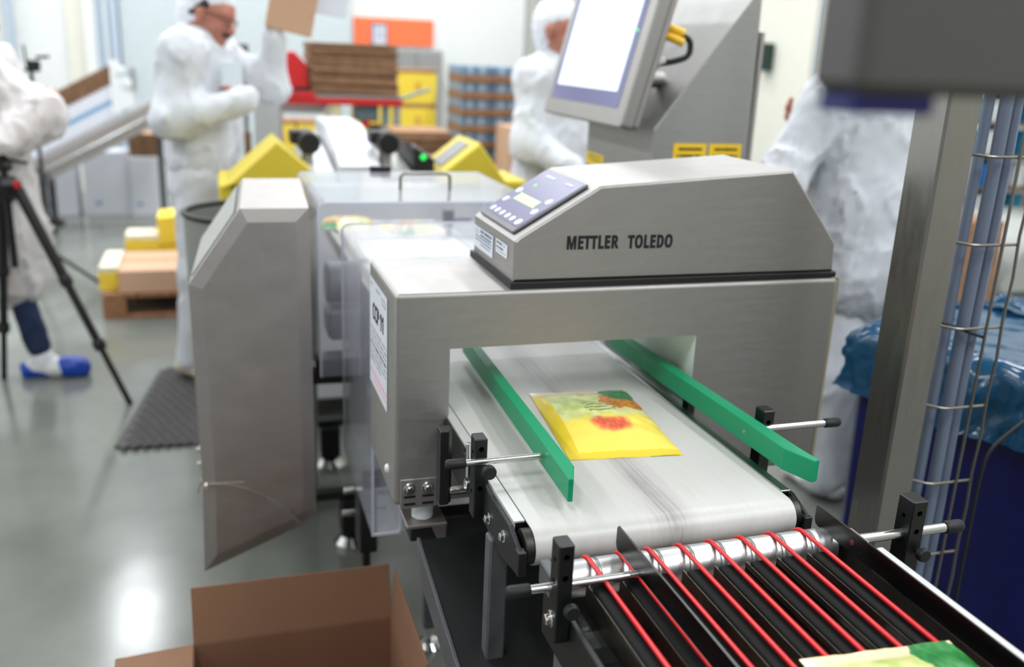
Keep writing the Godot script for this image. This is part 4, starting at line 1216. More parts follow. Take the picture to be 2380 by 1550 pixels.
func terminal():
	var o := thing("operator_terminal", "stainless steel operator column with a tilted touch screen, behind the control head", "terminal", Vector3(1.24, 0, -2.48))
	var t := Vector3(1.24, 0, -2.48)
	var st := nb()
	prism(st, pv([1.0995, 0.70, 1.3885, 0.70, 1.376, 1.69, 1.0975, 1.3195]), -2.25, -2.71, Transform3D(), 0.004)
	obj("column", st, M.steel_matte, o, -t)
	st = nb(); bb(st, Vector3(1.3885, 0.70, -2.26), Vector3(1.402, 1.575, -2.70), 0.002); obj("back_panel", st, M.steel_worn, o, -t)
	st = nb(); bb(st, Vector3(1.13, 0.012, -2.55), Vector3(1.35, 0.702, -2.40), 0.004); bb(st, Vector3(1.09, 0, -2.7), Vector3(1.39, 0.014, -2.27), 0.003); obj("pedestal", st, M.steel_worn, o, -t)
	# screen: a tilted box, facing the left
	var up := Vector3(0.0798, 0.3146, 0).normalized()
	var right := Vector3(0, 0, 1)
	var n := right.cross(up)
	var w := 0.60; var h := 0.46
	var f := fr(Vector3(0.9993, 1.3216, -2.25) - right * w / 2 + up * h / 2, right, up)
	var scr := Node3D.new(); scr.name = "screen"; o.add_child(scr); scr.position = -t
	st = nb(); prism(st, round_rect(w, h, 0.012, 4), -0.038, 0.0, f, 0.004); obj("screen_case", st, M.steel, scr)
	st = nb(); prism(st, round_rect(w - 0.01, h - 0.01, 0.012, 4), -0.056, -0.038, f, 0.003); obj("screen_back", st, M.steel_worn, scr)
	st = nb(); prism(st, round_rect(0.515, 0.375, 0.004, 2, Vector2(-0.006, 0.005)), 0.0, 0.0012, f, 0.0004); obj("glass", st, M.screen_rim, scr)
	var disp := sheet("display", f * Transform3D(Basis(), Vector3(-0.008, 0.022, 0.0014)), 0.455, 0.325, M.screen_on, scr)
	st = nb(); cyl(st, f * Vector3(0.236, 0.02, 0.001), f * Vector3(0.236, 0.02, 0.003), 0.004, 12); obj("status_light", st, M.led_screen, scr)
	# swivel and cables behind the screen
	st = nb(); cyl(st, Vector3(1.085, 1.44, -2.40), Vector3(1.185, 1.44, -2.40), 0.022, 18); cyl(st, Vector3(1.085, 1.442, -2.33), Vector3(1.085, 1.442, -2.29), 0.022, 18, 0.007); cyl(st, Vector3(1.09, 1.44, -2.40), Vector3(1.09, 1.44, -2.31), 0.016, 14); obj("swivel", st, M.steel, o, -t)
	st = nb(); bb(st, Vector3(1.065, 1.462, -2.36), Vector3(1.118, 1.502, -2.295), 0.006); obj("plug_box", st, M.black_plastic, o, -t)
	for q in [[M.yellow_cable, [Vector3(1.08, 1.565, -2.31), Vector3(1.12, 1.578, -2.29), Vector3(1.172, 1.56, -2.275)], 0.012, "yellow_sleeve"], [M.yellow_cable, [Vector3(1.08, 1.545, -2.30), Vector3(1.12, 1.556, -2.28), Vector3(1.168, 1.538, -2.268)], 0.011, "yellow_sleeve"], [M.black_rubber, [Vector3(1.165, 1.556, -2.275), Vector3(1.19, 1.545, -2.27), Vector3(1.192, 1.505, -2.27), Vector3(1.15, 1.490, -2.275), Vector3(1.09, 1.480, -2.295)], 0.008, "screen_lead"]]:
		st = nb(); tube(st, rounded(q[1], 0.03), q[2], 12); obj(q[3], st, q[0], o, -t)
	st = nb(); cyl(st, Vector3(1.092, 1.484, -2.288), Vector3(1.127, 1.491, -2.284), 0.0105, 12, 0.001); obj("cable_tag", st, M.white_plastic, o, -t)
	# warning stickers
	for q in [[1.2065, "a", "y_sticker_a"], [1.3125, "b", "y_sticker_b"]]:
		sheet("warning_sticker", fr(Vector3(q[0], 1.262, -2.2498), Vector3.RIGHT, Vector3.UP), 0.097, 0.044, print_mat(q[2], 116, 52, [["text", 18, 13, 84, 9, Color(0.12, 0.10, 0.03)], ["text", 14, 34, 90, 9, Color(0.12, 0.10, 0.03)]], Color(0.95, 0.78, 0.10)), o).position -= t
	sheet("warning_sticker", fr(Vector3(1.0978, 1.197, -2.64), Vector3(0, 0, 1), Vector3.UP), 0.135, 0.034, print_mat("y_sticker_c", 120, 40, [["text", 14, 8, 90, 7, Color(0.4, 0.36, 0.2)], ["text", 14, 22, 90, 7, Color(0.4, 0.36, 0.2)]], Color(0.95, 0.80, 0.18)), o).position -= t

func drum():
	var o := thing("waste_drum", "grey open drum with a black rim, behind the stainless cabinet", "drum", Vector3(0.10, 0, -3.0))
	var st := nb(); lathe(st, [Vector2(0, 0.0), Vector2(0.185, 0.0), Vector2(0.19, 0.01), Vector2(0.199, 0.98), Vector2(0.194, 0.98), Vector2(0.185, 0.02), Vector2(0, 0.02)], 40); obj("shell", st, M.drum_grey, o)
	st = nb(); var ring := []
	for i in 40: ring.append(Vector3(cos(TAU * i / 40) * 0.198, 0.985, sin(TAU * i / 40) * 0.198))
	tube(st, ring, 0.0085, 10, true); obj("rim", st, M.black_rubber, o)

func floor_mat():
	var o := thing("rubber_mat", "dark ribbed rubber mat on the floor under the man's shoes", "mat", Vector3(0.1, 0, -3.95))
	var st := nb()
	var poly := pv([-0.414, -3.515, 0.18, -3.45, 0.18, -4.43, -0.292, -4.39])
	prism(st, poly, -0.013, -0.0005, Transform3D(Basis(Vector3.RIGHT, Vector3(0, 0, 1), Vector3(0, -1, 0)), Vector3.ZERO), 0.006)
	obj("mat_sheet", st, M.mat_dark, o, Vector3(-0.1, 0, 3.95))
	var mm := MultiMesh.new(); mm.transform_format = MultiMesh.TRANSFORM_3D
	st = nb(); lathe(st, [Vector2(0.017, -0.001), Vector2(0.015, 0.005), Vector2(0.008, 0.0075), Vector2(0, 0.008)], 8, Transform3D(), true); st.generate_normals(); mm.mesh = st.commit()
	var spots := []
	for i in 24:
		for j in 24:
			var z := -3.50 - 0.0385 * i
			var x := lerpf(-0.405, -0.295, (z + 3.515) / -0.875) + 0.03 + 0.0385 * (j + 0.5 * (i % 2))
			if x < 0.16: spots.append(Vector3(x - 0.1, 0.0125, z + 3.95))
	mm.instance_count = spots.size()
	for i in spots.size(): mm.set_instance_transform(i, Transform3D(Basis(), spots[i]))
	var mi := MultiMeshInstance3D.new(); mi.multimesh = mm; mi.material_override = M.mat_dark; mi.name = "stud"; mi.set_meta("kind", "stuff"); o.add_child(mi)

# open carton: four walls, flaps
func open_carton():
	var o := thing("open_carton", "open brown cardboard carton with its flaps up, on the floor in the foreground", "carton", Vector3(0.115, 0, -1.585))
	var t := Vector3(0.115, 0, -1.585)
	var x0 := -0.092; var x1 := 0.324; var zb := -1.76; var zf := -1.42; var h := 0.30; var w := 0.004
	var st := nb(); bb(st, Vector3(x0, 0.0, zb), Vector3(x1, 0.004, zf)); obj("bottom", st, M.cardboard, o, -t)
	for q in [[Vector3(x0, 0.002, zb), Vector3(x1, h, zb + w)], [Vector3(x0, 0.002, zf - w), Vector3(x1, h, zf)], [Vector3(x0, 0.002, zb), Vector3(x0 + w, h, zf)], [Vector3(x1 - w, 0.002, zb), Vector3(x1, h, zf)]]:
		st = nb(); bb(st, q[0], q[1], 0.001); obj("wall", st, M.cardboard_inner, o, -t)
	# flaps: back leans away, right stands up, left folded out, front folded out
	var flap := func(a: Vector3, b: Vector3, out: Vector3, l: float):
		var s := nb()
		var u := (b - a).normalized()
		var d := out.normalized()
		box(s, (a + b) * 0.5 + d * l * 0.5, Vector3(a.distance_to(b) - 0.004, l, w), 0.001, Basis(u, d, u.cross(d)))
		obj("flap", s, M.cardboard_inner, o, -t)
	flap.call(Vector3(x0, h, zb + 0.002), Vector3(x1, h, zb + 0.002), Vector3(0, 1, -0.30), 0.118)
	flap.call(Vector3(x1 - 0.002, h, zb), Vector3(x1 - 0.002, h, zf), Vector3(0.05, 1, 0.0), 0.12)
	flap.call(Vector3(x0 + 0.002, h, zb), Vector3(x0 + 0.002, h, zf), Vector3(-1, -0.06, 0), 0.15)
	flap.call(Vector3(x0, h, zf - 0.002), Vector3(x1, h, zf - 0.002), Vector3(0, 0.5, 1), 0.118)

# flat control box near the lens, on an arm from the post
func near_panel():
	var o := thing("control_panel", "dark grey control box close to the lens at the top right", "control panel", Vector3(0.45, 1.487, -0.395))
	var t := Vector3(0.45, 1.487, -0.395)
	var st := nb(); bb(st, Vector3(0.281, 1.487, -0.412), Vector3(0.66, 1.80, -0.370), 0.006); obj("case", st, M.panel_grey, o, -t)
	st = nb(); bb(st, Vector3(0.284, 1.478, -0.405), Vector3(0.331, 1.4875, -0.376), 0.002); obj("handle_strip", st, M.dark_blue, o, -t)
	st = nb(); bb(st, Vector3(0.50, 1.80, -0.405), Vector3(0.53, 2.16, -0.377), 0.003); bar(st, Vector3(0.515, 2.15, -0.39), Vector3(1.064, 2.15, -1.20), 0.03, 0.03, 0.003); obj("arm", st, M.steel_post, o, -t)

# ---------------------------------------------------------------- right side: bins, bags, machine, rack
func right_side():
	var turn := deg_to_rad(19.0)
	var o := thing("waste_bin", "dark blue waste bin lined with a blue bag, right of the steel post", "bin", Vector3(1.745, 0, -1.525), "", turn)
	var st := nb()
	prism(st, pv([-0.21, 0.09, 0.21, 0.09, 0.245, 0.89, -0.245, 0.89]), 0.30, -0.30, Transform3D(), 0.02); obj("body", st, M.bin_blue, o)
	for x in [-0.18, 0.14]:
		st = nb(); cyl(st, Vector3(x, 0.07, -0.27), Vector3(x + 0.04, 0.07, -0.27), 0.07, 20); obj("wheel", st, M.black_rubber, o)
		st = nb(); cyl(st, Vector3(x, 0.045, 0.25), Vector3(x + 0.04, 0.045, 0.25), 0.045, 16); obj("wheel", st, M.black_rubber, o)
	crumpled("bag_skirt", [[-0.255, 0.255, 0.765, 0.905, 0.31, -0.31]], o, Vector3.ZERO)
	st = nb()
	st.set_smooth_group(1)
	var sag := func(i: int, j: int) -> Vector3:
		var u := i / 14.0; var v := j / 14.0
		return Vector3((u - 0.5) * 0.47, 0.912 - 0.012 * pow(sin(PI * u) * sin(PI * v), 0.6) + 0.016 * nz.get_noise_3d(u * 6, v * 6, 2.0), (v - 0.5) * 0.58)
	for i in 14:
		for j in 14: quad(st, sag.call(i, j), sag.call(i + 1, j), sag.call(i + 1, j + 1), sag.call(i, j + 1), Vector3.UP)
	obj("bag_lining", st, M.bag_blue, o)
	# second bag bulging behind it
	var b := field_obj("blue_bag", [[Vector3(2.22, 0.58, -2.18), Vector3(2.62, 0.60, -2.14), 0.20, 0.22], [Vector3(2.22, 0.24, -2.18), Vector3(2.62, 0.24, -2.14), 0.21, 0.23], [Vector3(2.38, 0.72, -2.16), Vector3(2.55, 0.74, -2.14), 0.10, 0.11]], 0.02, 0.1, 0.05, 6.0, M.bag_blue, null)
	tag(b, "full blue plastic bag standing behind the dark blue bin", "bag")
	var l := thing("black_lead", "thin black lead hanging down in front of the dark blue bin", "cable", Vector3(1.4, 0.5, -1.25))
	st = nb(); tube(st, rounded([Vector3(1.75, 0.925, -1.36), Vector3(1.66, 0.935, -1.30), Vector3(1.53, 0.945, -1.24), Vector3(1.419, 0.878, -1.25), Vector3(1.353, 0.822, -1.255), Vector3(1.342, 0.76, -1.25), Vector3(1.333, 0.53, -1.24), Vector3(1.34, 0.006, -1.22)], 0.03), 0.0034, 10); obj("lead", st, M.black_rubber, l, -Vector3(1.4, 0.5, -1.25))
	# pale machine hood behind
	var m := thing("machine_hood", "pale grey rounded machine hood behind the waste bin", "machine", Vector3(3.75, 0, -3.7))
	st = nb(); prism(st, pv([-0.33, 0.55, -0.16, 0.80, 0.7, 0.80, 0.7, 0.30, -0.20, 0.34]), -0.35, 0.35, Transform3D(), 0.05, true); obj("hood", st, M.hood_grey, m)
	st = nb(); bb(st, Vector3(-0.22, 0.48, 0.345), Vector3(0.7, 0.51, 0.36), 0.004); obj("seam", st, M.grey_paint, m)
	st = nb(); bb(st, Vector3(-0.1, 0.02, -0.3), Vector3(0.7, 0.34, 0.3), 0.01); bb(st, Vector3(-0.15, 0, -0.32), Vector3(0.75, 0.03, 0.32), 0.005); obj("base", st, M.grey_paint, m)
	# rack of blue and white tubs
	var r := thing("storage_rack", "tall storage rack filled with blue and white tubs at the far right", "rack", Vector3(4.2, 0, -4.55))
	for x in [-0.42, 0.42]:
		for z in [-0.2, 0.2]:
			st = nb(); bb(st, Vector3(x - 0.02, 0, z - 0.02), Vector3(x + 0.02, 1.95, z + 0.02), 0.003); obj("upright", st, M.steel_dark, r)
	var tubs := [M.tub_blue, M.tub_white, M.tub_teal]
	for j in 9:
		var y := 0.30 + 0.185 * j
		st = nb(); bb(st, Vector3(-0.44, y - 0.018, -0.22), Vector3(0.44, y, 0.22), 0.003); obj("shelf", st, M.shelf_brown, r)
		for i in 6:
			var c := thing("tub", "round %s tub, %s from the left in the %s row of the storage rack" % [["blue", "white", "teal"][(i * 2 + j * j) % 3], ["first", "second", "third", "fourth", "fifth", "sixth"][i], ["lowest", "second", "third", "fourth", "fifth", "sixth", "seventh", "eighth", "topmost"][j]], "tub", Vector3(4.2 - 0.35 + 0.14 * i, y, -4.55 + 0.13), "tubs on the storage rack")
			st = nb(); lathe(st, [Vector2(0, 0), Vector2(0.048, 0), Vector2(0.058, 0.12), Vector2(0.061, 0.122), Vector2(0.061, 0.135), Vector2(0, 0.138)], 14); obj("cup", st, tubs[(i * 2 + j * j) % 3], c)
	var bc := thing("carton", "plain brown carton standing between the rack and the steel post", "carton", Vector3(3.24, 0, -3.43))
	st = nb(); box(st, Vector3(0, 0.43, 0), Vector3(0.26, 0.86, 0.3), 0.004); obj("carton_body", st, M.cardboard, bc)
	st = nb(); bb(st, Vector3(-0.03, 0.8602, -0.15), Vector3(0.03, 0.861, 0.15)); obj("tape", st, M.tape_brown, bc)

func crumpled(called: String, q: Array, parent: Node3D, at: Vector3):
	var r: Array = q[0]
	var st := nb()
	st.set_smooth_group(1)
	# bag turned over the rim: a wavy skirt hanging round the bin, with a rolled lip
	var n := 160; var rows := 14
	var pt := func(i: int, j: int) -> Vector3:
		var a := float(i % n) / n * 4.0
		var s := int(a); var f := a - s
		var c := [Vector2(r[0], r[5]), Vector2(r[1], r[5]), Vector2(r[1], r[4]), Vector2(r[0], r[4])]
		var p: Vector2 = c[s].lerp(c[(s + 1) % 4], f)
		var v := float(j) / rows
		var cx := Vector2((r[0] + r[1]) / 2, (r[4] + r[5]) / 2)
		var d := (p - cx).normalized()
		var lip := 0.0
		var y: float = r[3]
		if v < 0.25:
			var th := PI * v / 0.25
			lip = -0.03 - 0.03 * cos(th) * 1.0 - 0.0; y = r[3] + 0.025 * sin(th)
		else:
			y = lerpf(r[3], r[2], (v - 0.25) / 0.75); lip = 0.012 + 0.02 * (v - 0.25)
		var w := 0.028 * nz.get_noise_3d(p.x * 7 + p.y * 9, y * 3.0, p.y * 6) + 0.013 * (1.0 - 3.0 * absf(nz.get_noise_3d(p.x * 11 - y * 6, y * 7, p.y * 10))) + 0.006 * nz.get_noise_3d(p.x * 30 - y * 12, y * 9, p.y * 28)
		y += 0.03 * nz.get_noise_3d(p.x * 4, 3.0, p.y * 4) * (1.0 if j > 8 else 0.6)
		return Vector3(p.x + d.x * (lip + w), y, p.y + d.y * (lip + w))
	for i in n:
		for j in rows:
			var a: Vector3 = pt.call(i, j); var b: Vector3 = pt.call(i + 1, j)
			var c: Vector3 = pt.call(i + 1, j + 1); var d: Vector3 = pt.call(i, j + 1)
			var cen := Vector3((r[0] + r[1]) / 2, (r[2] + r[3]) / 2, (r[4] + r[5]) / 2)
			quad(st, a, b, c, d, ((a + c) * 0.5 - cen) * Vector3(1, 0.2, 1) + Vector3(0, 0.1, 0))
	obj(called, st, M.bag_blue, parent, at)

func field_obj(called: String, bones: Array, cell: float, k: float, amp: float, freq: float, m: Material, parent: Node3D, stretch := Vector3.ONE) -> MeshInstance3D:
	var st := SurfaceTool.new(); st.begin(Mesh.PRIMITIVE_TRIANGLES)
	field_mesh(st, bones, cell, k, amp, freq, stretch)
	return inst(called, st.commit(), m, parent)

# ---------------------------------------------------------------- far end of the hall
func back_wall():
	var st := nb(); bb(st, Vector3(-0.79, 0.02, -9.995), Vector3(1.385, 3.0, -9.93), 0.006)
	var d := struct("door_1", st, M.wall_blue_grey)
	st = nb(); bb(st, Vector3(-0.72, 1.0, -9.93), Vector3(-0.69, 1.2, -9.89), 0.004); obj("door_handle", st, M.steel, d)
	st = nb(); bb(st, Vector3(-0.79, 3.0, -9.99), Vector3(1.385, 3.06, -9.90), 0.004); obj("door_track", st, M.steel, d)
	for q in [[-1.75, -1.70, M.frame_blue], [-1.26, -1.10, M.wall_cream], [-1.10, -1.0, M.wall_white], [-0.995, -0.945, M.frame_blue], [-0.93, -0.89, M.frame_pale], [-0.875, -0.80, M.frame_blue]]:
		st = nb(); bb(st, Vector3(q[0], 0, -9.999), Vector3(q[1], 3.4, -9.88 if q[2] != M.wall_cream else -9.96), 0.004); struct("trim_%d" % int(1 + round((q[0] + 1.75) * 10)), st, q[2])
	st = nb(); bb(st, Vector3(3.24, 0, -9.7), Vector3(3.46, 4.2, -9.999), 0.01); struct("trim_60", st, M.column_grey)
	# orange strip with a framed notice, grey locker under it
	st = nb(); bb(st, Vector3(1.42, 1.505, -9.999), Vector3(2.24, 1.765, -9.965), 0.004)
	tag(obj("wall_banner", st, M.orange), "wide orange board on the white back wall behind the carton stack", "board")
	var f := thing("notice_frame", "grey framed notice hanging on the orange board", "picture frame", Vector3(1.675, 1.49, -9.95))
	st = nb(); bb(st, Vector3(-0.085, 0, -0.012), Vector3(0.085, 0.225, 0.0), 0.003); obj("frame", st, M.frame_dark, f)
	sheet("print", fr(Vector3(0, 0.112, 0.0006), Vector3.RIGHT, Vector3.UP), 0.13, 0.185, print_mat("far_notice", 52, 74, [["text", 6, 8, 40, 8, Color(0.5, 0.52, 0.58)], ["rect", 8, 26, 36, 26, Color(0.66, 0.68, 0.74)], ["text", 6, 60, 40, 4, Color(0.5, 0.52, 0.58)]], Color(0.78, 0.79, 0.83)), f)
	var l := thing("grey_locker", "grey metal locker under the orange board on the back wall", "cabinet", Vector3(1.98, 0, -9.75))
	st = nb(); bb(st, Vector3(-0.27, 0.05, -0.2), Vector3(0.27, 1.47, 0.2), 0.006); obj("body", st, M.locker_grey, l)
	for x in [-0.135, 0.135]:
		st = nb(); bb(st, Vector3(x - 0.13, 0.07, 0.2), Vector3(x + 0.13, 1.45, 0.212), 0.003); obj("door", st, M.locker_grey, l)
	st = nb(); bb(st, Vector3(-0.25, 0, -0.18), Vector3(0.25, 0.05, 0.18)); obj("plinth", st, M.steel_dark, l)
	# right wall: hanging coil, panel joints
	for z in [-6.9, -6.1, -5.2]:
		st = nb(); bb(st, Vector3(4.785, 0, z - 0.02), Vector3(4.799, 4.2, z + 0.02), 0.002); struct("trim_%d" % int(70 - z * 10), st, M.frame_pale)
	st = nb(); tube(st, [Vector3(4.775, 0.4, -6.63), Vector3(4.77, 1.5, -6.64), Vector3(4.775, 3.4, -6.62)], 0.018, 8); tag(obj("wall_pipe", st, M.frame_blue), "thin blue upright pipe on the cream right wall", "pipe")
	var g := thing("glove_box", "dark green dispenser on the cream wall, right of the operator terminal", "dispenser", Vector3(4.74, 1.42, -7.6))
	st = nb(); bb(st, Vector3(-0.06, 0, -0.055), Vector3(0.06, 0.24, 0.055), 0.015); obj("housing", st, M.dark_green, g)
	st = nb(); bb(st, Vector3(-0.065, -0.02, -0.03), Vector3(0.02, 0.03, 0.03), 0.008); obj("nozzle", st, M.white_plastic, g)

func carton_sheets(label: String, grp: String, x0: float, x1: float, y: float, z0: float, z1: float, n: int, th: float, sd: int):
	var rng := RandomNumberGenerator.new(); rng.seed = sd
	var first: Node3D = null
	for i in n:
		var at := Vector3((x0 + x1) / 2 + rng.randf_range(-0.008, 0.008), y + th * i, (z0 + z1) / 2 + rng.randf_range(-0.008, 0.008))
		var o: Node3D
		if first == null:
			o = thing("flat_carton", label, "carton", at, grp)
			var st := nb(); bb(st, Vector3((x0 - x1) / 2, 0.001, (z1 - z0) / 2), Vector3((x1 - x0) / 2, th * 0.48, (z0 - z1) / 2), 0.001); obj("lower_layer", st, M.cardboard_dark, o)
			st = nb(); bb(st, Vector3((x0 - x1) / 2 + 0.004, th * 0.5, (z1 - z0) / 2 + 0.004), Vector3((x1 - x0) / 2 - 0.012, th * 0.97, (z0 - z1) / 2 - 0.004), 0.001); obj("upper_layer", st, M.cardboard, o)
			first = o
		else:
			o = first.duplicate(); o.name = numbered("flat_carton"); add_child(o); o.position = at
		o.rotation.y = rng.randf_range(-0.02, 0.02)

func carton_machine():
	var o := thing("carton_erector", "red and steel carton erecting machine carrying a stack of flat brown cartons", "machine", Vector3(0.7, 0, -5.7))
	var t := Vector3(0.7, 0, -5.7)
	var st := nb(); bb(st, Vector3(0.31, 1.165, -5.96), Vector3(1.06, 1.20, -5.48), 0.004); bb(st, Vector3(0.31, 1.195, -5.50), Vector3(0.56, 1.232, -5.475), 0.003); obj("table_frame", st, M.machine_red, o, -t)
	st = nb(); bb(st, Vector3(0.40, 1.20, -5.94), Vector3(1.05, 1.226, -5.49), 0.003); obj("table_top", st, M.steel, o, -t)
	st = nb(); prism(st, pv([0.325, 1.246, 0.372, 1.35, 0.386, 1.442, 0.455, 1.446, 0.523, 1.374, 0.533, 1.25]), -5.52, -5.62, Transform3D(), 0.006); obj("side_guard", st, M.machine_red, o, -t)
	st = nb(); bb(st, Vector3(0.32, 1.226, -5.64), Vector3(0.55, 1.25, -5.50), 0.002); obj("guard_foot", st, M.black_paint, o, -t)
	for q in [[0.36, -5.52], [0.36, -5.92], [1.03, -5.92], [1.03, -5.52]]:
		st = nb(); bb(st, Vector3(q[0] - 0.02, 0, q[1] - 0.02), Vector3(q[0] + 0.02, 1.17, q[1] + 0.02), 0.003); obj("leg", st, M.steel_worn, o, -t)
	st = nb(); bb(st, Vector3(0.38, 1.10, -5.9), Vector3(0.63, 1.165, -5.7), 0.005); obj("white_hood", st, M.white_plastic, o, -t)
	st = nb(); cyl(st, Vector3(0.66, 1.13, -5.7), Vector3(0.66, 1.13, -5.52), 0.05, 20); cyl(st, Vector3(0.72, 1.06, -5.66), Vector3(0.72, 1.06, -5.5), 0.035, 18); obj("vacuum_pump", st, M.chrome, o, -t)
	st = nb(); bb(st, Vector3(0.80, 1.07, -5.75), Vector3(0.93, 1.165, -5.55), 0.01); obj("gearbox", st, M.teal_grey, o, -t)
	st = nb(); prism(st, pv([0.63, 1.03, 0.79, 1.03, 0.87, 1.09, 0.87, 1.06, 0.79, 0.99, 0.63, 0.99]), -5.50, -5.60, Transform3D(), 0.003); obj("red_bracket", st, M.machine_red, o, -t)
	st = nb(); bb(st, Vector3(0.65, 0.4, -5.8), Vector3(0.85, 0.995, -5.55), 0.006); obj("lower_case", st, M.white_plastic, o, -t)
	st = nb(); bb(st, Vector3(0.87, 0.85, -5.62), Vector3(0.95, 1.05, -5.52), 0.006); obj("valve_block", st, M.black_plastic, o, -t)
	st = nb(); bar(st, Vector3(0.95, 1.17, -5.5), Vector3(1.24, 1.26, -5.6), 0.03, 0.015, 0.003); bar(st, Vector3(0.97, 0.80, -5.52), Vector3(0.97, 1.19, -5.52), 0.03, 0.03, 0.003); obj("side_arm", st, M.teal_grey, o, -t)
	var gp := thing("machine_upright", "grey upright machine panel with a small box on top, behind the man's raised arm", "machine", Vector3(0.26, 0, -5.0))
	st = nb(); bb(st, Vector3(-0.055, 0.0, -0.03), Vector3(0.065, 1.25, 0.03), 0.005); obj("panel", st, M.hood_grey, gp)
	st = nb(); bb(st, Vector3(-0.11, 0.0, -0.02), Vector3(-0.075, 1.05, 0.02), 0.004); bb(st, Vector3(-0.115, 0.78, -0.025), Vector3(-0.065, 0.84, 0.03), 0.008); obj("brown_post", st, M.cardboard_dark, gp)
	st = nb(); bb(st, Vector3(-0.18, 1.40, -0.06), Vector3(-0.07, 1.48, 0.0), 0.008); bb(st, Vector3(-0.105, 1.04, -0.02), Vector3(-0.085, 1.41, 0.0), 0.003); obj("control_box", st, M.motor_grey, gp)
	carton_sheets("flattened brown carton in the stack on the red carton machine", "flattened cartons on the red machine", 0.535, 1.035, 1.227, -5.48, -5.86, 16, 0.0172, 5)

func packing_machine():
	var o := thing("packing_machine", "white packing machine with two black motors and sloped chutes, behind the clear guard", "machine", Vector3(0.6, 0, -4.1))
	var t := Vector3(0.6, 0, -4.1)
	var st := nb(); bb(st, Vector3(0.22, 0.10, -4.6), Vector3(1.12, 0.985, -3.62), 0.01); obj("cabinet", st, M.machine_white, o, -t)
	for q in [[0.3, -3.7], [1.04, -3.7], [0.3, -4.5], [1.04, -4.5]]:
		st = nb(); cyl(st, Vector3(q[0], 0, q[1]), Vector3(q[0], 0.105, q[1]), 0.03, 16); obj("foot", st, M.steel_dark, o, -t)
	st = nb(); prism(st, pv([-3.63, 0.985, -3.63, 1.05, -4.1, 1.17, -4.5, 1.17, -4.5, 0.985]), 0.0, 0.165, Transform3D(Basis(Vector3(0, 0, 1), Vector3.UP, Vector3(-1, 0, 0)), Vector3(0.62, 0, 0)), 0.008); obj("sloped_chute", st, M.machine_white, o, -t)
	st = nb(); prism(st, pv([-3.63, 0.985, -3.63, 1.02, -4.3, 1.12, -4.3, 0.985]), 0.0, 0.10, Transform3D(Basis(Vector3(0, 0, 1), Vector3.UP, Vector3(-1, 0, 0)), Vector3(0.445, 0, 0)), 0.006); obj("side_chute", st, M.white_plastic, o, -t)
	st = nb()
	for x in [0.645, 0.685, 0.722]: bar(st, Vector3(x, 1.02, -3.63), Vector3(x, 1.10, -4.45), 0.04, 0.02, 0.003)
	obj("guide_strip", st, M.steel_bright, o, -t)
	for q in [[0.352, 1.127, -3.70], [0.660, 1.130, -3.70]]:
		st = nb(); cyl(st, Vector3(q[0], q[1], q[2] - 0.16), Vector3(q[0], q[1], q[2]), 0.044, 24, 0.004); var mo := obj("motor", st, M.motor_dark, o, -t)
		st = nb(); cyl(st, Vector3(q[0], q[1], q[2] - 0.001), Vector3(q[0], q[1], q[2] + 0.006), 0.040, 24, 0.003)
		for k in 6: cyl(st, Vector3(q[0] + cos(k) * 0.024, q[1] + sin(k) * 0.024, q[2] + 0.005), Vector3(q[0] + cos(k) * 0.024, q[1] + sin(k) * 0.024, q[2] + 0.008), 0.004, 8)
		obj("fan_cover", st, M.black_plastic, mo)
		st = nb(); box(st, Vector3(q[0] - 0.045, q[1] + 0.018, q[2] - 0.08), Vector3(0.05, 0.05, 0.1), 0.006); obj("terminal_box", st, M.black_plastic, mo)
		st = nb(); bb(st, Vector3(q[0] - 0.02, 0.98, q[2] - 0.13), Vector3(q[0] + 0.02, q[1] - 0.03, q[2] - 0.05), 0.003); obj("motor_bracket", st, M.steel, o, -t)
	st = nb(); prism(st, pv([0.748, 1.125, 0.832, 1.07, 0.832, 0.985, 0.748, 0.985]), -3.64, -4.0, Transform3D(), 0.006); obj("control_box", st, M.black_paint, o, -t)
	st = nb(); bar(st, Vector3(0.748, 1.129, -3.66), Vector3(0.832, 1.074, -3.66), 0.05, 0.008, 0.001); obj("control_strip", st, M.steel, o, -t)
	st = nb(); cyl(st, Vector3(0.785, 1.085, -3.642), Vector3(0.785, 1.085, -3.63), 0.011, 14); obj("green_lamp", st, M.led_screen, o, -t)
	# yellow guards, left and right
	var g := thing("yellow_guard", "large yellow peaked machine guard left of the black motors, behind the man's knees", "machine guard", Vector3(0.2, 0.985, -3.6))
	st = nb(); prism(st, pv([-0.16, 0.0, 0.022, 0.162, 0.145, 0.06, 0.15, 0.0]), 0.03, -0.30, Transform3D(), 0.006); obj("hood", st, M.guard_yellow, g)
	st = nb(); bb(st, Vector3(-0.19, -0.30, -0.42), Vector3(-0.04, -0.002, -0.02), 0.01); obj("side_skirt", st, M.guard_yellow, g)
	st = nb(); bb(st, Vector3(-0.17, -0.985, -0.40), Vector3(-0.12, -0.29, -0.35), 0.004); bb(st, Vector3(-0.17, -0.985, -0.1), Vector3(-0.12, -0.29, -0.05), 0.004); obj("stand", st, M.guard_yellow, g)
	g = thing("yellow_guard", "yellow peaked machine guard with a grey slotted face, right of the green lamp", "machine guard", Vector3(0.98, 0.985, -3.6))
	st = nb(); prism(st, pv([-0.14, 0.04, 0.018, 0.163, 0.125, 0.02, 0.125, 0.0, -0.14, 0.0]), 0.03, -0.32, Transform3D(), 0.006); obj("hood", st, M.guard_yellow, g)
	st = nb(); bar(st, Vector3(-0.115, 0.064, -0.14), Vector3(-0.005, 0.150, -0.14), 0.16, 0.006, 0.001); obj("slot_plate", st, M.locker_grey, g)
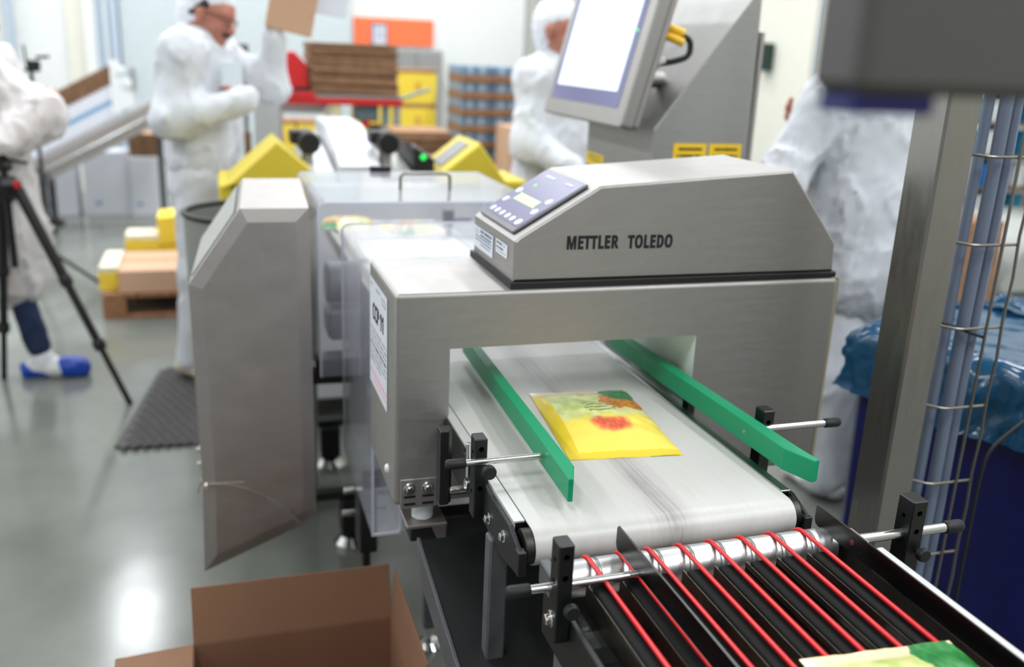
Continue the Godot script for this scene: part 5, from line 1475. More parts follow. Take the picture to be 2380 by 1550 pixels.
	st = nb(); bb(st, Vector3(0.10, -0.985, -0.30), Vector3(0.20, -0.01, 0.0), 0.005); bb(st, Vector3(0.10, -0.02, -0.30), Vector3(0.22, 0.015, 0.03), 0.005); obj("stand", st, M.guard_yellow, g)
	# stack of flat cartons on a lift table
	var l := thing("lift_table", "low steel table carrying a pile of flat cartons behind the green lamp", "table", Vector3(1.04, 0, -4.95))
	st = nb(); bb(st, Vector3(-0.18, 0.86, -0.25), Vector3(0.19, 0.895, 0.2), 0.004); obj("table_top", st, M.steel, l)
	for q in [[-0.15, -0.21], [0.16, -0.21], [-0.15, 0.16], [0.16, 0.16]]:
		st = nb(); bb(st, Vector3(q[0] - 0.018, 0, q[1] - 0.018), Vector3(q[0] + 0.018, 0.865, q[1] + 0.018), 0.003); obj("leg", st, M.steel_worn, l)
	carton_sheets("flattened brown carton in the low pile behind the right yellow guard", "flattened cartons on the lift table", 0.885, 1.20, 0.896, -4.80, -5.15, 11, 0.0168, 8)

func yellow_boxes():
	var names := ["lowest", "second lowest", "third from the floor", "topmost"]
	var cols := [[1.42, 1.72, 0.265, 5, "right-hand stack beside the trays"], [1.08, 1.385, 0.265, 4, "stack behind the red machine's arm"], [0.40, 0.61, 0.305, 3, "left stack behind the red table's leg"], [0.625, 0.84, 0.305, 3, "right stack behind the red table's leg"]]
	for c in cols:
		for j in c[3]:
			var nm: String = "topmost" if j == c[3] - 1 else ["lowest", "second", "third", "fourth"][j]
			var o := thing("yellow_box", "yellow box with brown lid, %s in the %s" % [nm, c[4]], "box", Vector3((c[0] + c[1]) / 2, 0.001 + j * (c[2] + 0.001), -7.65), "stacked yellow boxes")
			var st := nb(); box(st, Vector3(0, (c[2] - 0.03) / 2, 0), Vector3(c[1] - c[0], c[2] - 0.03, 0.3), 0.004); obj("box_body", st, M.box_yellow, o)
			st = nb(); box(st, Vector3(0, c[2] - 0.015, 0), Vector3(c[1] - c[0] + 0.004, 0.03, 0.304), 0.003); obj("lid", st, M.cardboard, o)
			st = nb(); prism(st, round_rect(0.05, 0.07, 0.012, 3), 0, 0.001, Transform3D(Basis(), Vector3(0, c[2] * 0.5, 0.15))); obj("mark", st, M.mark_orange, o)

func tray_stack():
	var p := thing("pallet", "wooden pallet under the stack of cardboard trays", "pallet", Vector3(2.05, 0, -7.25))
	pallet_parts(p, 0.56, 0.5)
	var first: Node3D = null
	for j in 10:
		var y := 0.146 + 0.1235 * j
		for i in 2:
			var lab := "brown cardboard tray of blue and white jars, %s layer, %s half of the stack" % [["lowest", "second", "third", "fourth", "fifth", "sixth", "seventh", "eighth", "ninth", "top"][j], ["left", "right"][i]]
			var at := Vector3(1.925 + 0.25 * i, y, -7.25)
			if first == null:
				first = thing("jar_tray", lab, "tray", at, "trays of jars stacked on a pallet")
				var st := nb(); bb(st, Vector3(-0.122, 0, -0.22), Vector3(0.122, 0.055, 0.22), 0.003); obj("tray_body", st, M.tray_brown, first)
				for k in 5:
					st = nb(); lathe(st, [Vector2(0, 0.056), Vector2(0.021, 0.056), Vector2(0.022, 0.10), Vector2(0.018, 0.108), Vector2(0.018, 0.12), Vector2(0, 0.121)], 12, Transform3D(Basis(), Vector3(-0.096 + 0.048 * k, 0, 0.19))); obj("jar", st, M.jar_blue if k % 2 == 0 else M.jar_white, first)
				st = nb(); bb(st, Vector3(-0.12, 0.056, -0.21), Vector3(0.12, 0.122, 0.185), 0.004); obj("jar_block", st, M.jar_blue, first)
			else:
				var o := first.duplicate(); o.name = numbered("jar_tray"); add_child(o); o.position = at; tag(o, lab)
	var c := thing("carton", "pale brown carton standing in front of the tray stack", "carton", Vector3(2.17, 0, -6.75))
	var st := nb(); bb(st, Vector3(-0.12, 0, -0.15), Vector3(0.13, 0.97, 0.15), 0.004); obj("carton_body", st, M.cardboard_light, c)
	st = nb(); bb(st, Vector3(-0.02, 0.9702, -0.15), Vector3(0.02, 0.9708, 0.15)); obj("tape", st, M.tape_brown, c)

func pallet_parts(p: Node3D, w: float, d: float):
	for i in 5:
		var st := nb(); bb(st, Vector3(-w / 2 + w / 5 * i + 0.004, 0.118, -d / 2), Vector3(-w / 2 + w / 5 * (i + 1) - 0.004, 0.142, d / 2), 0.002); obj("board", st, M.pallet_wood, p)
	for z in [-1, 0, 1]:
		for x in [-1, 0, 1]:
			var st := nb(); box(st, Vector3(x * (w / 2 - 0.06), 0.07, z * (d / 2 - 0.05)), Vector3(0.12, 0.094, 0.10), 0.003); obj("block", st, M.pallet_wood, p)
		var st2 := nb(); bb(st2, Vector3(-w / 2, 0, z * (d / 2 - 0.05) - 0.05), Vector3(w / 2, 0.022, z * (d / 2 - 0.05) + 0.05), 0.002); obj("skid", st2, M.pallet_wood, p)

func floor_pallet():
	var p := thing("pallet", "low wooden pallet on the floor carrying yellow bundles, left of the man", "pallet", Vector3(-0.17, 0, -5.78))
	pallet_parts(p, 0.9, 0.92)
	var c := thing("carton", "flat brown carton on the pallet left of the man's legs", "carton", Vector3(-0.32, 0.1425, -5.60))
	var st := nb(); bb(st, Vector3(-0.21, 0, -0.24), Vector3(0.26, 0.125, 0.27), 0.004); obj("carton_body", st, M.cardboard_light, c)
	st = nb(); bb(st, Vector3(-0.21, 0.1252, -0.02), Vector3(0.26, 0.1258, 0.02)); obj("tape", st, M.tape_brown, c)
	for q in [[-0.648, 0.1425, -5.62, 4, "yellow and white printed bundle on the pallet, left of the brown carton"], [-0.50, 0.1425, -6.06, 6, "yellow and white printed bundle on the pallet, behind the brown carton"]]:
		var b := thing("bundle", q[4], "bundle", Vector3(q[0] + 0.06, q[1], q[2]), "bundles of flat yellow boxes")
		for i in q[3]:
			st = nb(); box(st, Vector3(0.004 * (i % 2), 0.0165 + i * 0.034, 0), Vector3(0.10 if q[3] == 4 else 0.20, 0.032, 0.44 if q[3] == 4 else 0.22), 0.004); obj("layer", st, M.box_yellow if i < q[3] - 1 else M.bundle_print, b)
	var y := thing("yellow_stack", "tilted stack of flat yellow boxes at the back of the low pallet", "bundle", Vector3(-0.22, 0.1425, -6.1))
	for i in 8:
		st = nb(); box(st, Vector3(0.02, 0.165 + i * 0.021, 0.0), Vector3(0.30, 0.019, 0.3), 0.003, Basis(Vector3(0, 0, 1), 0.12)); obj("flat_box", st, M.box_yellow, y)
	st = nb(); prism(st, pv([-0.12, 0.0, 0.16, 0.0, 0.16, 0.172, -0.12, 0.138]), -0.14, 0.14); obj("lower_bundle", st, M.box_yellow, y)

func left_conveyor():
	var o := thing("incline_conveyor", "steel inclined conveyor rising to the right behind the man, carrying white cartons", "conveyor", Vector3(-0.9, 0, -7.9))
	var t := Vector3(-0.9, 0, -7.9)
	var a := Vector3(-1.75, 0.31, -7.9); var b := Vector3(-0.33, 1.075, -7.9)
	var d := (b - a).normalized(); var up := Vector3(-d.y, d.x, 0)
	var st: SurfaceTool
	for z in [-7.86, -8.28]:
		st = nb(); bar(st, a + Vector3(0, 0, z + 7.9) - up * 0.088, b + Vector3(0, 0, z + 7.9) - up * 0.088, 0.03, 0.165, 0.005); obj("side_frame", st, M.steel_worn, o, -t)
		st = nb(); bar(st, a + Vector3(0, 0, z + 7.9 + 0.022) - up * 0.10, b + Vector3(0, 0, z + 7.9 + 0.022) - up * 0.10, 0.02, 0.03, 0.006); obj("edge_profile", st, M.steel_bright, o, -t)
	st = nb(); bar(st, a + Vector3(0, 0, -0.17) - up * 0.03, b + Vector3(0, 0, -0.17) - up * 0.03, 0.38, 0.03, 0.01); obj("belt", st, M.grey_paint, o, -t)
	st = nb(); cyl(st, b + Vector3(0, 0, 0.05) - up * 0.05, b + Vector3(0, 0, -0.42) - up * 0.05, 0.055, 20); obj("end_roller", st, M.steel, o, -t)
	for q in [[-1.26, 0.50, -7.87], [-1.26, 0.50, -8.27], [-0.42, 0.94, -8.27]]:
		st = nb(); bb(st, Vector3(q[0] - 0.025, 0.05, q[2] - 0.02), Vector3(q[0] + 0.025, q[1], q[2] + 0.02), 0.003); obj("leg", st, M.grey_paint, o, -t)
		st = nb(); cyl(st, Vector3(q[0], 0, q[2]), Vector3(q[0], 0.03, q[2]), 0.07, 18); cyl(st, Vector3(q[0], 0.03, q[2]), Vector3(q[0], 0.06, q[2]), 0.02, 12); obj("foot", st, M.steel_dark, o, -t)
	st = nb(); bb(st, Vector3(-1.32, 0.37, -7.93), Vector3(-1.2, 0.50, -7.83), 0.006); obj("leg_clamp", st, M.grey_paint, o, -t)
	st = nb(); bb(st, Vector3(-1.15, 0.50, -7.95), Vector3(-1.04, 0.56, -7.85), 0.008); obj("motor", st, M.black_plastic, o, -t)
	# upright end stop with two bright discs
	st = nb(); prism(st, pv([-0.725, 0.90, -0.56, 0.985, -0.60, 1.16, -0.67, 1.31, -0.725, 1.31]), -7.93, -7.91); obj("end_stop", st, M.white_plastic, o, -t)
	st = nb()
	for q in [[-0.645, 1.235], [-0.605, 1.14]]: cyl(st, Vector3(q[0], q[1], -7.915), Vector3(q[0], q[1], -7.89), 0.032, 20)
	obj("stop_disc", st, M.white_plastic, o, -t)
	var first: Node3D = null
	for i in 18:
		var x := -0.745 - 0.043 * i
		var y := lerpf(a.y, b.y, (x - a.x) / (b.x - a.x)) + 0.0125
		var at := Vector3(x, y, -8.06)
		var n: String = ["nearest the upright end stop", "second from the end stop", "third from the end stop", "fourth from the end stop", "fifth from the end stop", "sixth from the end stop", "seventh from the end stop", "eighth from the end stop", "ninth from the end stop", "tenth from the end stop"][i] if i < 10 else ""
		var lab: String = "upright white sleeve carton with a blue stripe, %s" % n if n else "upright white sleeve carton partly hidden behind the person in the thin gown"
		if first == null:
			first = thing("sleeve_carton", lab, "carton", at, "white sleeve cartons on the inclined conveyor")
			var bz := 0.13
			st = nb(); box(st, Vector3(0, 0.125, 0), Vector3(0.040, 0.25, 2 * bz), 0.002); obj("white_face", st, M.sleeve_white, first)
			st = nb(); box(st, Vector3(0, 0.323, 0), Vector3(0.0395, 0.146, 2 * bz - 0.001), 0.002); obj("brown_top", st, M.cardboard_dark, first)
			st = nb(); box(st, Vector3(0, 0.128, 0), Vector3(0.0404, 0.036, 2 * bz + 0.0006)); obj("blue_stripe", st, M.stripe_blue, first)
		else:
			var c := first.duplicate(); c.name = numbered("sleeve_carton"); add_child(c); c.position = at; tag(c, lab)
	# white cartons under it
	for q in [[-1.06, -0.705, 0.545, -8.75, "big white carton under the inclined conveyor, left of the pair"], [-0.70, -0.40, 0.505, -8.72, "big white carton under the inclined conveyor, right of the pair beside the man"], [-1.40, -1.12, 0.44, -8.78, "white carton at the far left under the inclined conveyor"]]:
		var c := thing("white_carton", q[4], "carton", Vector3((q[0] + q[1]) / 2, 0, q[3]), "white cartons under the inclined conveyor")
		st = nb(); bb(st, Vector3(-(q[1] - q[0]) / 2, 0, -0.15), Vector3((q[1] - q[0]) / 2, q[2], 0.15), 0.004); obj("carton_body", st, M.sleeve_white, c)
		st = nb(); bb(st, Vector3(-0.10, q[2] * 0.18, 0.1502), Vector3(-0.05, q[2] * 0.23, 0.1508)); obj("print", st, M.stripe_blue, c)
	for q in [[-0.62, "brown carton on the right white carton, left of the two"], [-0.505, "brown carton on the right white carton, beside the man"]]:
		var c := thing("carton", q[1], "carton", Vector3(q[0] - 0.005, 0.506, -8.72), "small brown cartons on the white carton")
		st = nb(); bb(st, Vector3(-0.055, 0, -0.13), Vector3(0.055, 0.19, 0.13), 0.003); obj("carton_body", st, M.cardboard_dark, c)
		st = nb(); bb(st, Vector3(-0.0555, 0.186, -0.131), Vector3(0.0555, 0.196, 0.131), 0.002); obj("lid", st, M.cardboard_light, c)

func tripods():
	var o := thing("camera_tripod", "black camera tripod with spread legs in front of the person in a gown", "tripod", Vector3(-0.78, 0, -4.1))
	var t := Vector3(-0.78, 0, -4.1)
	var hub := Vector3(-0.79, 0.90, -4.1)
	for f in [Vector3(-0.947, 0, -4.415), Vector3(-0.39, 0, -3.985), Vector3(-1.05, 0, -3.86)]:
		var out := Vector3(f.x - hub.x, 0, f.z - hub.z).normalized() * 0.045
		var a := hub + out; var d: Vector3 = f - a
		var st := nb()
		cyl(st, a, a + d * 0.42, 0.022, 14, 0.003, 0.020); obj("leg", st, M.black_plastic, o, -t)
		st = nb(); cyl(st, a + d * 0.40, a + d * 0.72, 0.0165, 14, 0.002); obj("leg", st, M.black_plastic, o, -t)
		st = nb(); cyl(st, a + d * 0.70, a + d * 0.985, 0.0125, 12, 0.002); obj("leg", st, M.black_plastic, o, -t)
		st = nb(); cyl(st, a + d * 0.965, a + d, 0.013, 12, 0.003); obj("foot", st, M.black_rubber, o, -t)
		for k in [0.41, 0.71]:
			st = nb()
			cyl(st, a + d * (k - 0.022), a + d * (k + 0.022), 0.025, 14, 0.004)
			box(st, a + d * k + Vector3(0, 0, 0.02), Vector3(0.018, 0.035, 0.02), 0.004)
			obj("leg_lock", st, M.black_rubber, o, -t)
	var st := nb(); lathe(st, [Vector2(0, -0.05), Vector2(0.03, -0.045), Vector2(0.055, -0.02), Vector2(0.06, 0.02), Vector2(0.035, 0.045), Vector2(0, 0.05)], 18, Transform3D(Basis(), hub)); obj("hub", st, M.black_plastic, o, -t)
	st = nb(); cyl(st, hub - Vector3(0, 0.32, 0), hub + Vector3(0, 0.11, 0), 0.014, 14); obj("centre_column", st, M.black_plastic, o, -t)
	st = nb(); lathe(st, [Vector2(0, 0), Vector2(0.03, 0), Vector2(0.033, 0.02), Vector2(0.022, 0.035), Vector2(0.028, 0.055), Vector2(0.026, 0.08), Vector2(0, 0.09)], 18, Transform3D(Basis(), hub + Vector3(0, 0.07, 0))); cyl(st, hub + Vector3(0.02, 0.11, 0), hub + Vector3(0.09, 0.10, 0.02), 0.007, 10); obj("ball_head", st, M.black_plastic, o, -t)
	st = nb(); box(st, hub + Vector3(-0.01, 0.168, 0), Vector3(0.10, 0.016, 0.06), 0.004); obj("quick_plate", st, M.black_plastic, o, -t)
	st = nb(); cyl(st, hub + Vector3(0.045, 0.02, 0.03), hub + Vector3(0.05, 0.02, 0.055), 0.014, 14); obj("red_ring", st, M.machine_red, o, -t)
	# camera on a light stand farther back
	var s := thing("light_stand", "small black device on a thin stand behind the person in a gown", "stand", Vector3(-0.96, 0, -6.0))
	for k in 3:
		st = nb(); cyl(st, Vector3(0, 0.25, 0), Vector3(cos(k * TAU / 3) * 0.3, 0.01, sin(k * TAU / 3) * 0.3), 0.011, 10); obj("leg", st, M.black_plastic, s)
	st = nb(); cyl(st, Vector3(0, 0.2, 0), Vector3(0, 1.28, 0), 0.011, 12); obj("pole", st, M.black_plastic, s)
	st = nb(); box(st, Vector3(0.015, 1.315, 0), Vector3(0.07, 0.05, 0.05), 0.008); box(st, Vector3(0.0, 1.285, 0.01), Vector3(0.10, 0.018, 0.04), 0.004); cyl(st, Vector3(-0.02, 1.33, 0), Vector3(-0.025, 1.42, 0), 0.006, 10); cyl(st, Vector3(0.03, 1.355, 0), Vector3(0.10, 1.36, 0), 0.009, 10); obj("device", st, M.black_plastic, s)


# ---------------------------------------------------------------- people
# head bones in a frame: f forward, u up, r right of the head
func head_bones(c: Vector3, f: Vector3, u: Vector3) -> Array:
	f = f.normalized(); u = (u - f * u.dot(f)).normalized()
	var r := f.cross(u)
	var p := func(a: float, b: float, s: float) -> Vector3: return c + f * a + u * b + r * s
	var out := [
		[p.call(-0.028, 0.034, 0), p.call(0.018, 0.038, 0), 0.088, 0.083, r, 1.16],
		[p.call(0.03, 0.01, 0), p.call(0.042, -0.05, 0), 0.062, 0.052, r, 1.05],
		[p.call(0.005, -0.05, 0), p.call(0.055, -0.085, 0), 0.052, 0.032],
		[p.call(0.066, -0.096, 0), p.call(0.072, -0.092, 0), 0.022, 0.02],
		[p.call(0.092, 0.020, 0), p.call(0.110, -0.016, 0), 0.009, 0.013],
		[p.call(0.108, -0.020, -0.008), p.call(0.108, -0.020, 0.008), 0.010, 0.010],
		[p.call(0.086, -0.052, -0.014), p.call(0.086, -0.052, 0.014), 0.011, 0.011],
		[p.call(0.082, -0.064, -0.011), p.call(0.082, -0.064, 0.011), 0.011, 0.011]]
	for s in [-1, 1]:
		out.append([p.call(0.080, 0.036, 0.012 * s), p.call(0.072, 0.038, 0.042 * s), 0.015, 0.012])
		out.append([p.call(0.062, -0.022, 0.036 * s), p.call(0.055, -0.03, 0.04 * s), 0.024, 0.022])
		out.append([p.call(-0.012, 0.012, 0.077 * s), p.call(-0.008, -0.022, 0.074 * s), 0.020, 0.013, r, 1.9])
	return out

# five-fingered hand: w wrist, d towards the fingers, n out of the back of the hand, side +1 thumb on d x n
func hand_bones(w: Vector3, d: Vector3, n: Vector3, side: float, curl: float) -> Array:
	d = d.normalized(); n = (n - d * n.dot(d)).normalized()
	var s := d.cross(n) * side
	var out := []
	var lens := [0.076, 0.084, 0.078, 0.062]
	for i in 4:
		var off := 0.029 - 0.0195 * i
		var k := w + d * (0.088 - 0.004 * absf(i - 1.0)) + s * off
		out.append([w + d * 0.012 + s * off * 0.55, k, 0.0155, 0.0125])
		var a := k; var ang := curl * (0.8 + 0.12 * i)
		var dir := d
		for j in 3:
			dir = d * cos(ang * (j + 1)) - n * sin(ang * (j + 1)) + s * off * 0.9
			dir = dir.normalized()
			var b: Vector3 = a + dir * lens[i] * [0.44, 0.32, 0.24][j]
			out.append([a, b, 0.0098 - 0.0009 * j, 0.0092 - 0.0009 * j])
			a = b
	var t0 := w + d * 0.025 + s * 0.024 - n * 0.006
	var t1 := t0 + (d * 0.55 + s * 0.75 - n * 0.3).normalized() * 0.042
	var t2 := t1 + (d * 0.85 + s * 0.25 - n * 0.45 * (0.4 + curl)).normalized() * 0.032
	var t3 := t2 + (d * 0.9 - s * 0.05 - n * 0.5 * (0.4 + curl)).normalized() * 0.026
	out.append_array([[t0, t1, 0.0165, 0.0125], [t1, t2, 0.012, 0.0105], [t2, t3, 0.0105, 0.009]])
	return out

# J: named joints, sides l and r
func human(o: Node3D, J: Dictionary, skin: Material):
	var at := -o.position
	var f: Vector3 = J.face.normalized()
	var st := SurfaceTool.new(); st.begin(Mesh.PRIMITIVE_TRIANGLES)
	var body := [[J.neck + Vector3(0, 0.11, 0) + f * 0.012, J.neck - Vector3(0, 0.05, 0), 0.055, 0.066], [J.chest, J.waist, 0.155, 0.14, J.front, 1.45], [J.waist, J.hip, 0.14, 0.15, J.front, 1.35]]
	for s in ["l", "r"]:
		body.append([J.neck - Vector3(0, 0.05, 0), J["sh_" + s], 0.06, 0.055])
		body.append([J["sh_" + s], J["el_" + s], 0.052, 0.042])
		body.append([J["el_" + s], J["wr_" + s], 0.041, 0.029])
		body.append([J["hip_" + s], J["kn_" + s], 0.082, 0.056])
		body.append([J["kn_" + s], J["an_" + s], 0.055, 0.038])
	field_mesh(st, body, 0.018, 0.05)
	field_mesh(st, head_bones(J.head, J.face, J.get("head_up", Vector3.UP)), 0.0055, 0.022)
	for s in ["l", "r"]:
		if J.has("hand_" + s):
			var h: Array = J["hand_" + s]
			field_mesh(st, hand_bones(J["wr_" + s], h[0], h[1], h[2], h[3]) + [[J["wr_" + s] - h[0].normalized() * 0.015, J["wr_" + s] + h[0].normalized() * 0.02, 0.028, 0.024]], 0.004, 0.008)
	inst("body", st.commit(), skin, o, at)
	# eyes
	var u: Vector3 = J.get("head_up", Vector3.UP); u = (u - f * u.dot(f)).normalized()
	var r := f.cross(u)
	for s in [-1, 1]:
		var e := nb(); lathe(e, [Vector2(0, -0.011), Vector2(0.008, -0.0075), Vector2(0.011, 0), Vector2(0.008, 0.0075), Vector2(0, 0.011)], 12, Transform3D(Basis(), J.head + f * 0.076 + u * 0.016 + r * 0.031 * s), true); obj("eye", e, M.eye_dark, o, at)
		e = nb(); tube(e, [J.head + f * 0.092 + u * 0.041 + r * 0.014 * s, J.head + f * 0.090 + u * 0.046 + r * 0.032 * s, J.head + f * 0.074 + u * 0.042 + r * 0.05 * s], 0.0045, 6); obj("eyebrow", e, M.hair_dark, o, at)

func cap(o: Node3D, J: Dictionary):
	var f: Vector3 = J.face.normalized(); var u: Vector3 = J.get("head_up", Vector3.UP); u = (u - f * u.dot(f)).normalized()
	var c: Vector3 = J.head
	field_obj("hairnet", [[c - f * 0.045 + u * 0.052, c + f * 0.012 + u * 0.064, 0.090, 0.078, f.cross(u), 1.12], [c - f * 0.06 + u * 0.0, c - f * 0.055 + u * 0.03, 0.066, 0.075, f.cross(u), 1.0], [c - f * 0.06 - u * 0.055, c - f * 0.06, 0.052, 0.066]], 0.009, 0.03, 0.006, 22.0, M.hairnet, o).position = -o.position

func sleeve_coat(o: Node3D, J: Dictionary, m: Material, hem: float, flare: float, girth: float, called := "coat"):
	var fr_: Vector3 = J.front
	var hemc := Vector3(J.hip.x, hem, J.hip.z)
	var b := [[J.chest + Vector3(0, 0.05, 0), J.waist, 0.185 * girth, 0.19 * girth, fr_, 1.38], [J.waist, hemc + Vector3(0, 0.06, 0), 0.19 * girth, 0.20 * girth * flare, fr_, 1.25], [J.neck + Vector3(0, 0.015, 0), J.neck - Vector3(0, 0.05, 0), 0.066, 0.085]]
	for s in ["l", "r"]:
		var e: Vector3 = J["el_" + s]; var w: Vector3 = J["wr_" + s]
		b.append([J.neck - Vector3(0, 0.055, 0), J["sh_" + s], 0.072, 0.080])
		b.append([J["sh_" + s], e, 0.083, 0.072])
		b.append([e, w + (w - e).normalized() * (J.get("cuff_" + s, -0.02)), 0.070, 0.052])
	if called == "coat":
		var ring := []
		for i in 28:
			var a := TAU * i / 28
			ring.append(J.neck + Vector3(0, 0.012, 0) + fr_ * (cos(a) * 0.075 + 0.01) + fr_.cross(Vector3.UP) * sin(a) * 0.078 - Vector3(0, 0.03, 0) * cos(a))
		var cst := nb(); tube(cst, ring, 0.017, 8, true); obj("collar", cst, m, o, -o.position)
	field_obj(called, b, 0.0135, 0.055, 0.019, 4.2, m, o, Vector3(1, 0.62, 1)).position = -o.position

func trousers(o: Node3D, J: Dictionary, m: Material, wide: float):
	var b := [[J.hip + Vector3(0, 0.06, 0), J.hip - Vector3(0, 0.02, 0), 0.155, 0.16, J.front, 1.3]]
	for s in ["l", "r"]:
		b.append([J["hip_" + s], J["kn_" + s], 0.100, 0.078 * wide])
		b.append([J["kn_" + s], J["an_" + s] + Vector3(0, 0.005, 0), 0.078 * wide, 0.072 * wide])
	field_obj("trousers", b, 0.0145, 0.05, 0.012, 4.5, m, o, Vector3(1, 0.5, 1)).position = -o.position

func shoe(o: Node3D, ankle: Vector3, toe: Vector3, m: Material, called := "shoe", puff := 0.0):
	var d := Vector3(toe.x, 0, toe.z).normalized()
	var g := Vector3(ankle.x, 0.0, ankle.z)
	var y := 0.036
	field_obj(called, [[g - d * 0.045 + Vector3(0, y + 0.008, 0), g + d * 0.06 + Vector3(0, y + 0.003, 0), 0.040 + puff, 0.040 + puff], [g + d * 0.06 + Vector3(0, y, 0), g + d * 0.165 + Vector3(0, y - 0.006, 0), 0.038 + puff, 0.030 + puff, d.cross(Vector3.UP), 0.82], [g + Vector3(0, 0.07, 0), g + Vector3(0, 0.09, 0), 0.042, 0.045]], 0.009, 0.03, 0.004, 16.0, m, o).position = -o.position

func people():
	# man with a moustache, standing behind the cabinet, carton raised in his far hand
	var at := Vector3(-0.06, 0.013, -4.33)
	var o := thing("person", "person with moustache and glasses in white coat and hairnet, holding a carton aloft", "person", at, "")
	var fwd := Vector3(0.93, 0, 0.36).normalized(); var rt := fwd.cross(Vector3.UP)
	var J := {
		"face": Vector3(0.93, -0.36, 0.36), "head_up": Vector3(0.3, 1, 0), "front": fwd, "head": Vector3(0.005, 1.562, -4.32), "neck": Vector3(-0.05, 1.445, -4.33),
		"chest": Vector3(-0.055, 1.30, -4.33), "waist": Vector3(-0.035, 1.10, -4.33), "hip": Vector3(-0.045, 0.92, -4.33),
		"sh_r": Vector3(-0.105, 1.405, -4.16), "el_r": Vector3(-0.165, 1.155, -4.10), "wr_r": Vector3(0.105, 1.23, -4.10),
		"sh_l": Vector3(0.03, 1.405, -4.49), "el_l": Vector3(0.265, 1.285, -4.45), "wr_l": Vector3(0.275, 1.515, -4.40),
		"hip_r": Vector3(-0.07, 0.90, -4.24), "kn_r": Vector3(-0.10, 0.48, -4.23), "an_r": Vector3(-0.14, 0.085, -4.25),
		"hip_l": Vector3(-0.01, 0.90, -4.43), "kn_l": Vector3(0.02, 0.48, -4.44), "an_l": Vector3(0.0, 0.085, -4.46),
		"hand_l": [Vector3(0.0, 1, 0.12), Vector3(-0.9, 0, 0.2), -1.0, 0.35], "cuff_r": 0.03, "hand_r": [Vector3(-0.15, -0.1, -1.0), Vector3(0.95, 0.1, 0.1), -1.0, 0.4]}
	human(o, J, M.skin)
	sleeve_coat(o, J, M.coat_white, 0.93, 0.95, 0.98)
	trousers(o, J, M.coat_white, 0.95)
	shoe(o, J.an_r, Vector3(0.75, 0, 0.55), M.shoe_cream); shoe(o, J.an_l, Vector3(0.9, 0, 0.3), M.shoe_cream)
	cap(o, J)
	var f: Vector3 = J.face.normalized(); var u: Vector3 = (J.head_up - f * J.head_up.dot(f)).normalized(); var r := f.cross(u)
	var st := nb(); tube(st, [J.head + f * 0.092 - u * 0.046 + r * 0.032, J.head + f * 0.104 - u * 0.038 + r * 0.012, J.head + f * 0.108 - u * 0.036, J.head + f * 0.104 - u * 0.038 - r * 0.012, J.head + f * 0.092 - u * 0.046 - r * 0.032], 0.009, 8); obj("moustache", st, M.hair_dark, o, -at)
	st = nb()
	for s in [-1, 1]:
		var ring := []
		for i in 18: ring.append(J.head + f * 0.104 + u * (0.012 + 0.019 * sin(TAU * i / 18)) + r * (0.033 * s + 0.024 * cos(TAU * i / 18)))
		tube(st, ring, 0.0022, 6, true)
		tube(st, [J.head + f * 0.100 + u * 0.018 + r * 0.057 * s, J.head + f * 0.05 + u * 0.02 + r * 0.078 * s, J.head - f * 0.015 + u * 0.018 + r * 0.083 * s], 0.0022, 6)
	tube(st, [J.head + f * 0.106 + u * 0.016 + r * 0.01, J.head + f * 0.106 + u * 0.016 - r * 0.01], 0.0022, 6)
	obj("glasses", st, M.hair_dark, o, -at)
	field_obj("hair", [[J.head - f * 0.05 + u * 0.0 + r * 0.05, J.head - f * 0.005 + u * 0.045 + r * 0.062, 0.03, 0.024], [J.head - f * 0.05 - r * 0.05, J.head - f * 0.005 + u * 0.045 - r * 0.062, 0.03, 0.024]], 0.009, 0.02, 0.004, 20.0, M.hair_dark, o).position = -at
	o.position.y += 0.02
	pocket(o, at, Vector3(0.085, 1.335, -4.195), Vector3(0.93, 0.1, 0.36) + Vector3(-0.3, 0, 0.6))
	var c := thing("carton_blank", "beige cardboard blank held up in the raised hand of the person with glasses", "carton", Vector3(0.34, 1.56, -4.36))
	st = nb(); box(st, Vector3(0.015, 0.085, 0.0), Vector3(0.20, 0.22, 0.035), 0.003, Basis(Vector3(0, 0, 1), -0.20)); obj("front_panel", st, M.cardboard_light, c)
	st = nb(); box(st, Vector3(0.175, 0.12, -0.02), Vector3(0.16, 0.13, 0.03), 0.003, Basis(Vector3(0, 0, 1), -0.12)); obj("side_panel", st, M.sleeve_white, c)

	# person in a thin gown at the left edge
	at = Vector3(-0.92, 0, -4.42)
	o = thing("person", "person in a thin translucent gown, dark jeans and blue shoe covers, at the left edge", "person", at)
	J = {
		"face": Vector3(0.97, -0.25, -0.2), "front": Vector3(0.95, 0, 0.2).normalized(), "head": Vector3(-0.93, 1.55, -4.44), "neck": Vector3(-0.955, 1.41, -4.44),
		"chest": Vector3(-0.96, 1.25, -4.44), "waist": Vector3(-0.94, 1.06, -4.44), "hip": Vector3(-0.93, 0.88, -4.44),
		"sh_r": Vector3(-0.90, 1.335, -4.29), "el_r": Vector3(-0.685, 1.165, -4.30), "wr_r": Vector3(-0.80, 1.06, -4.12),
		"sh_l": Vector3(-0.90, 1.345, -4.60), "el_l": Vector3(-0.80, 1.12, -4.66), "wr_l": Vector3(-0.70, 1.20, -4.45),
		"hip_r": Vector3(-0.90, 0.86, -4.35), "kn_r": Vector3(-0.85, 0.45, -4.40), "an_r": Vector3(-0.785, 0.085, -4.43),
		"hip_l": Vector3(-0.95, 0.86, -4.53), "kn_l": Vector3(-1.06, 0.47, -4.57), "an_l": Vector3(-1.22, 0.085, -4.60),
		"hand_r": [Vector3(-0.6, -0.2, 0.5), Vector3(0, 0.9, 0.3), 1.0, 0.35], "hand_l": [Vector3(0.5, 0.5, 0.5), Vector3(0, 0.6, -0.6), 1.0, 0.35]}
	human(o, J, M.skin)
